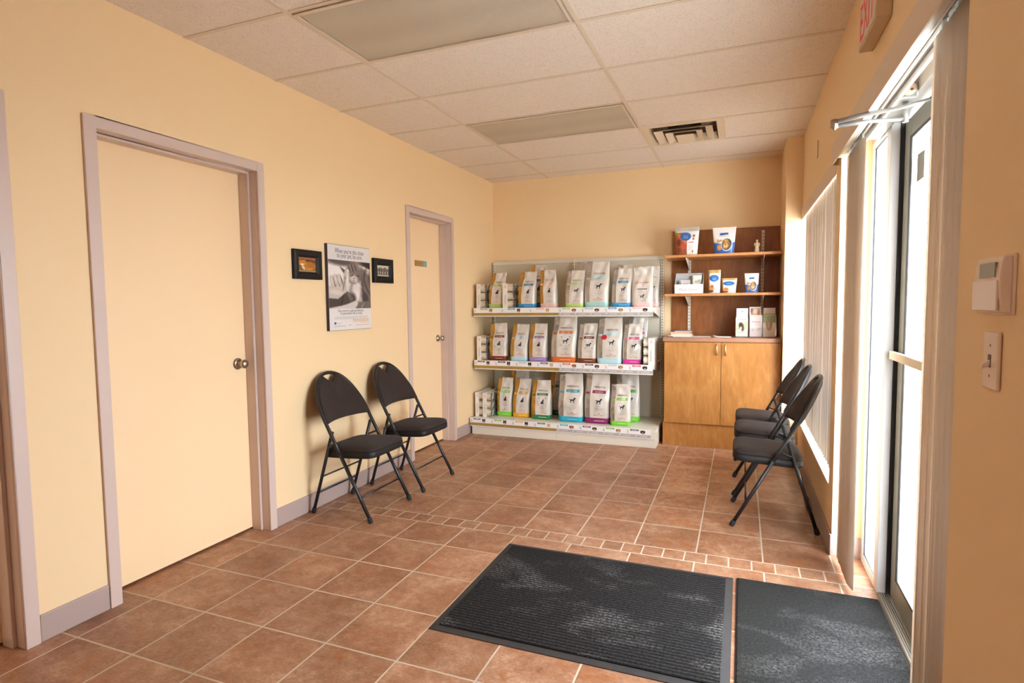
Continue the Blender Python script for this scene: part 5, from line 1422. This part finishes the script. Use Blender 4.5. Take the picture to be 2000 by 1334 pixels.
for i, (lb, r, x) in enumerate((('lowest white leaflet of the small stack in the middle of the counter', 0.02, 2.478), ('white leaflet on top of the small stack in the middle of the counter', 0.16, 2.470))):
    w, d = .15, .11
    nx = 10; mb = MB()
    vs = []
    for k in (0, 1):
        for j in range(nx + 1):
            for i2 in range(nx + 1):
                u, v = i2 / nx - .5, j / nx - .5
                vs.append((u * w, v * d, (0.002 + i * 0.001) * k + (0.010 * max(0, -u * 2) ** 2 * (1 + .4 * math.sin(9 * v)) * i)))
    n1 = (nx + 1) ** 2
    fs = []
    for j in range(nx):
        for i2 in range(nx):
            a = j * (nx + 1) + i2
            fs += [(a, a + nx + 1, a + nx + 2, a + 1), (n1 + a, n1 + a + 1, n1 + a + nx + 2, n1 + a + nx + 1)]
    for i2 in range(nx):
        for a, c in ((i2, i2 + 1), ((i2 + 1) * (nx + 1) + nx, i2 * (nx + 1) + nx), (nx * (nx + 1) + i2 + 1, nx * (nx + 1) + i2), (i2 * (nx + 1), (i2 + 1) * (nx + 1))):
            fs.append((a, c, n1 + c, n1 + a))
    root = mb.add(vs, fs, 0, True).build('leaflet', M['white_lit'])
    root.location = (x, 5.20, z); root.rotation_euler = (0, 0, r)
    tag(root, lb, 'leaflet', 'leaflets on the counter')
    z += 0.0022

# ------------------------------------------------------------------ light
W = bpy.data.worlds.new('overcast_sky'); SC.world = W; W.use_nodes = True
bg = W.node_tree.nodes['Background']
bg.inputs[0].default_value = (0.90, 1.02, 1.14, 1); bg.inputs[1].default_value = 25.5

def area(name, loc, rot, sx, sy, power, col='FFFFFF', portal=False):
    l = bpy.data.lights.new(name, 'AREA'); l.shape = 'RECTANGLE'; l.size = sx; l.size_y = sy; l.energy = power; l.color = lin(col)
    o = bpy.data.objects.new(name, l); COL.objects.link(o); o.location = loc; o.rotation_euler = rot
    if portal: l.cycles.is_portal = True
    return o
area('door_portal', (3.34, (EY0 + EY1) / 2, 1.10), (0, PI / 2, 0), 2.2, EY1 - EY0, 10, portal=True)
area('window_portal', (3.34, (WY0 + WY1) / 2, (WZ0 + WZ1) / 2), (0, PI / 2, 0), WZ1 - WZ0, WY1 - WY0, 10, portal=True)
# added fill lamp, unseen behind the camera, with no fixture of its own
area('rear_fill_light', (1.55, -1.9, 2.55), (math.radians(35), 0, 0), 2.4, 0.8, 12, 'F4F4FF')

# ------------------------------------------------------------------ camera
CP = (2.6359, -0.4735, 1.3593); yaw, pit, rol, fpx = -0.3794, -0.0667, -0.0109, 1123.39
f = Vector((math.sin(yaw) * math.cos(pit), math.cos(yaw) * math.cos(pit), math.sin(pit)))
r = Vector((math.cos(yaw), -math.sin(yaw), 0)); u = r.cross(f)
r2 = r * math.cos(rol) + u * math.sin(rol); u2 = -r * math.sin(rol) + u * math.cos(rol)
cd = bpy.data.cameras.new('camera'); cd.sensor_width = 36; cd.lens = fpx * 36 / 2000; cd.clip_start = 0.02
co = bpy.data.objects.new('camera', cd); COL.objects.link(co)
co.matrix_world = Matrix(((r2.x, u2.x, -f.x, CP[0]), (r2.y, u2.y, -f.y, CP[1]), (r2.z, u2.z, -f.z, CP[2]), (0, 0, 0, 1)))
SC.camera = co

SC.view_settings.view_transform = 'Standard'
SC.view_settings.look = 'None'
SC.view_settings.exposure = 0.0
SC.cycles.use_denoising = True
SC.cycles.max_bounces = 10; SC.cycles.diffuse_bounces = 7; SC.cycles.glossy_bounces = 4; SC.cycles.transparent_max_bounces = 16
SC.cycles.sample_clamp_indirect = 8.0
SC.cycles.caustics_reflective = False; SC.cycles.caustics_refractive = False
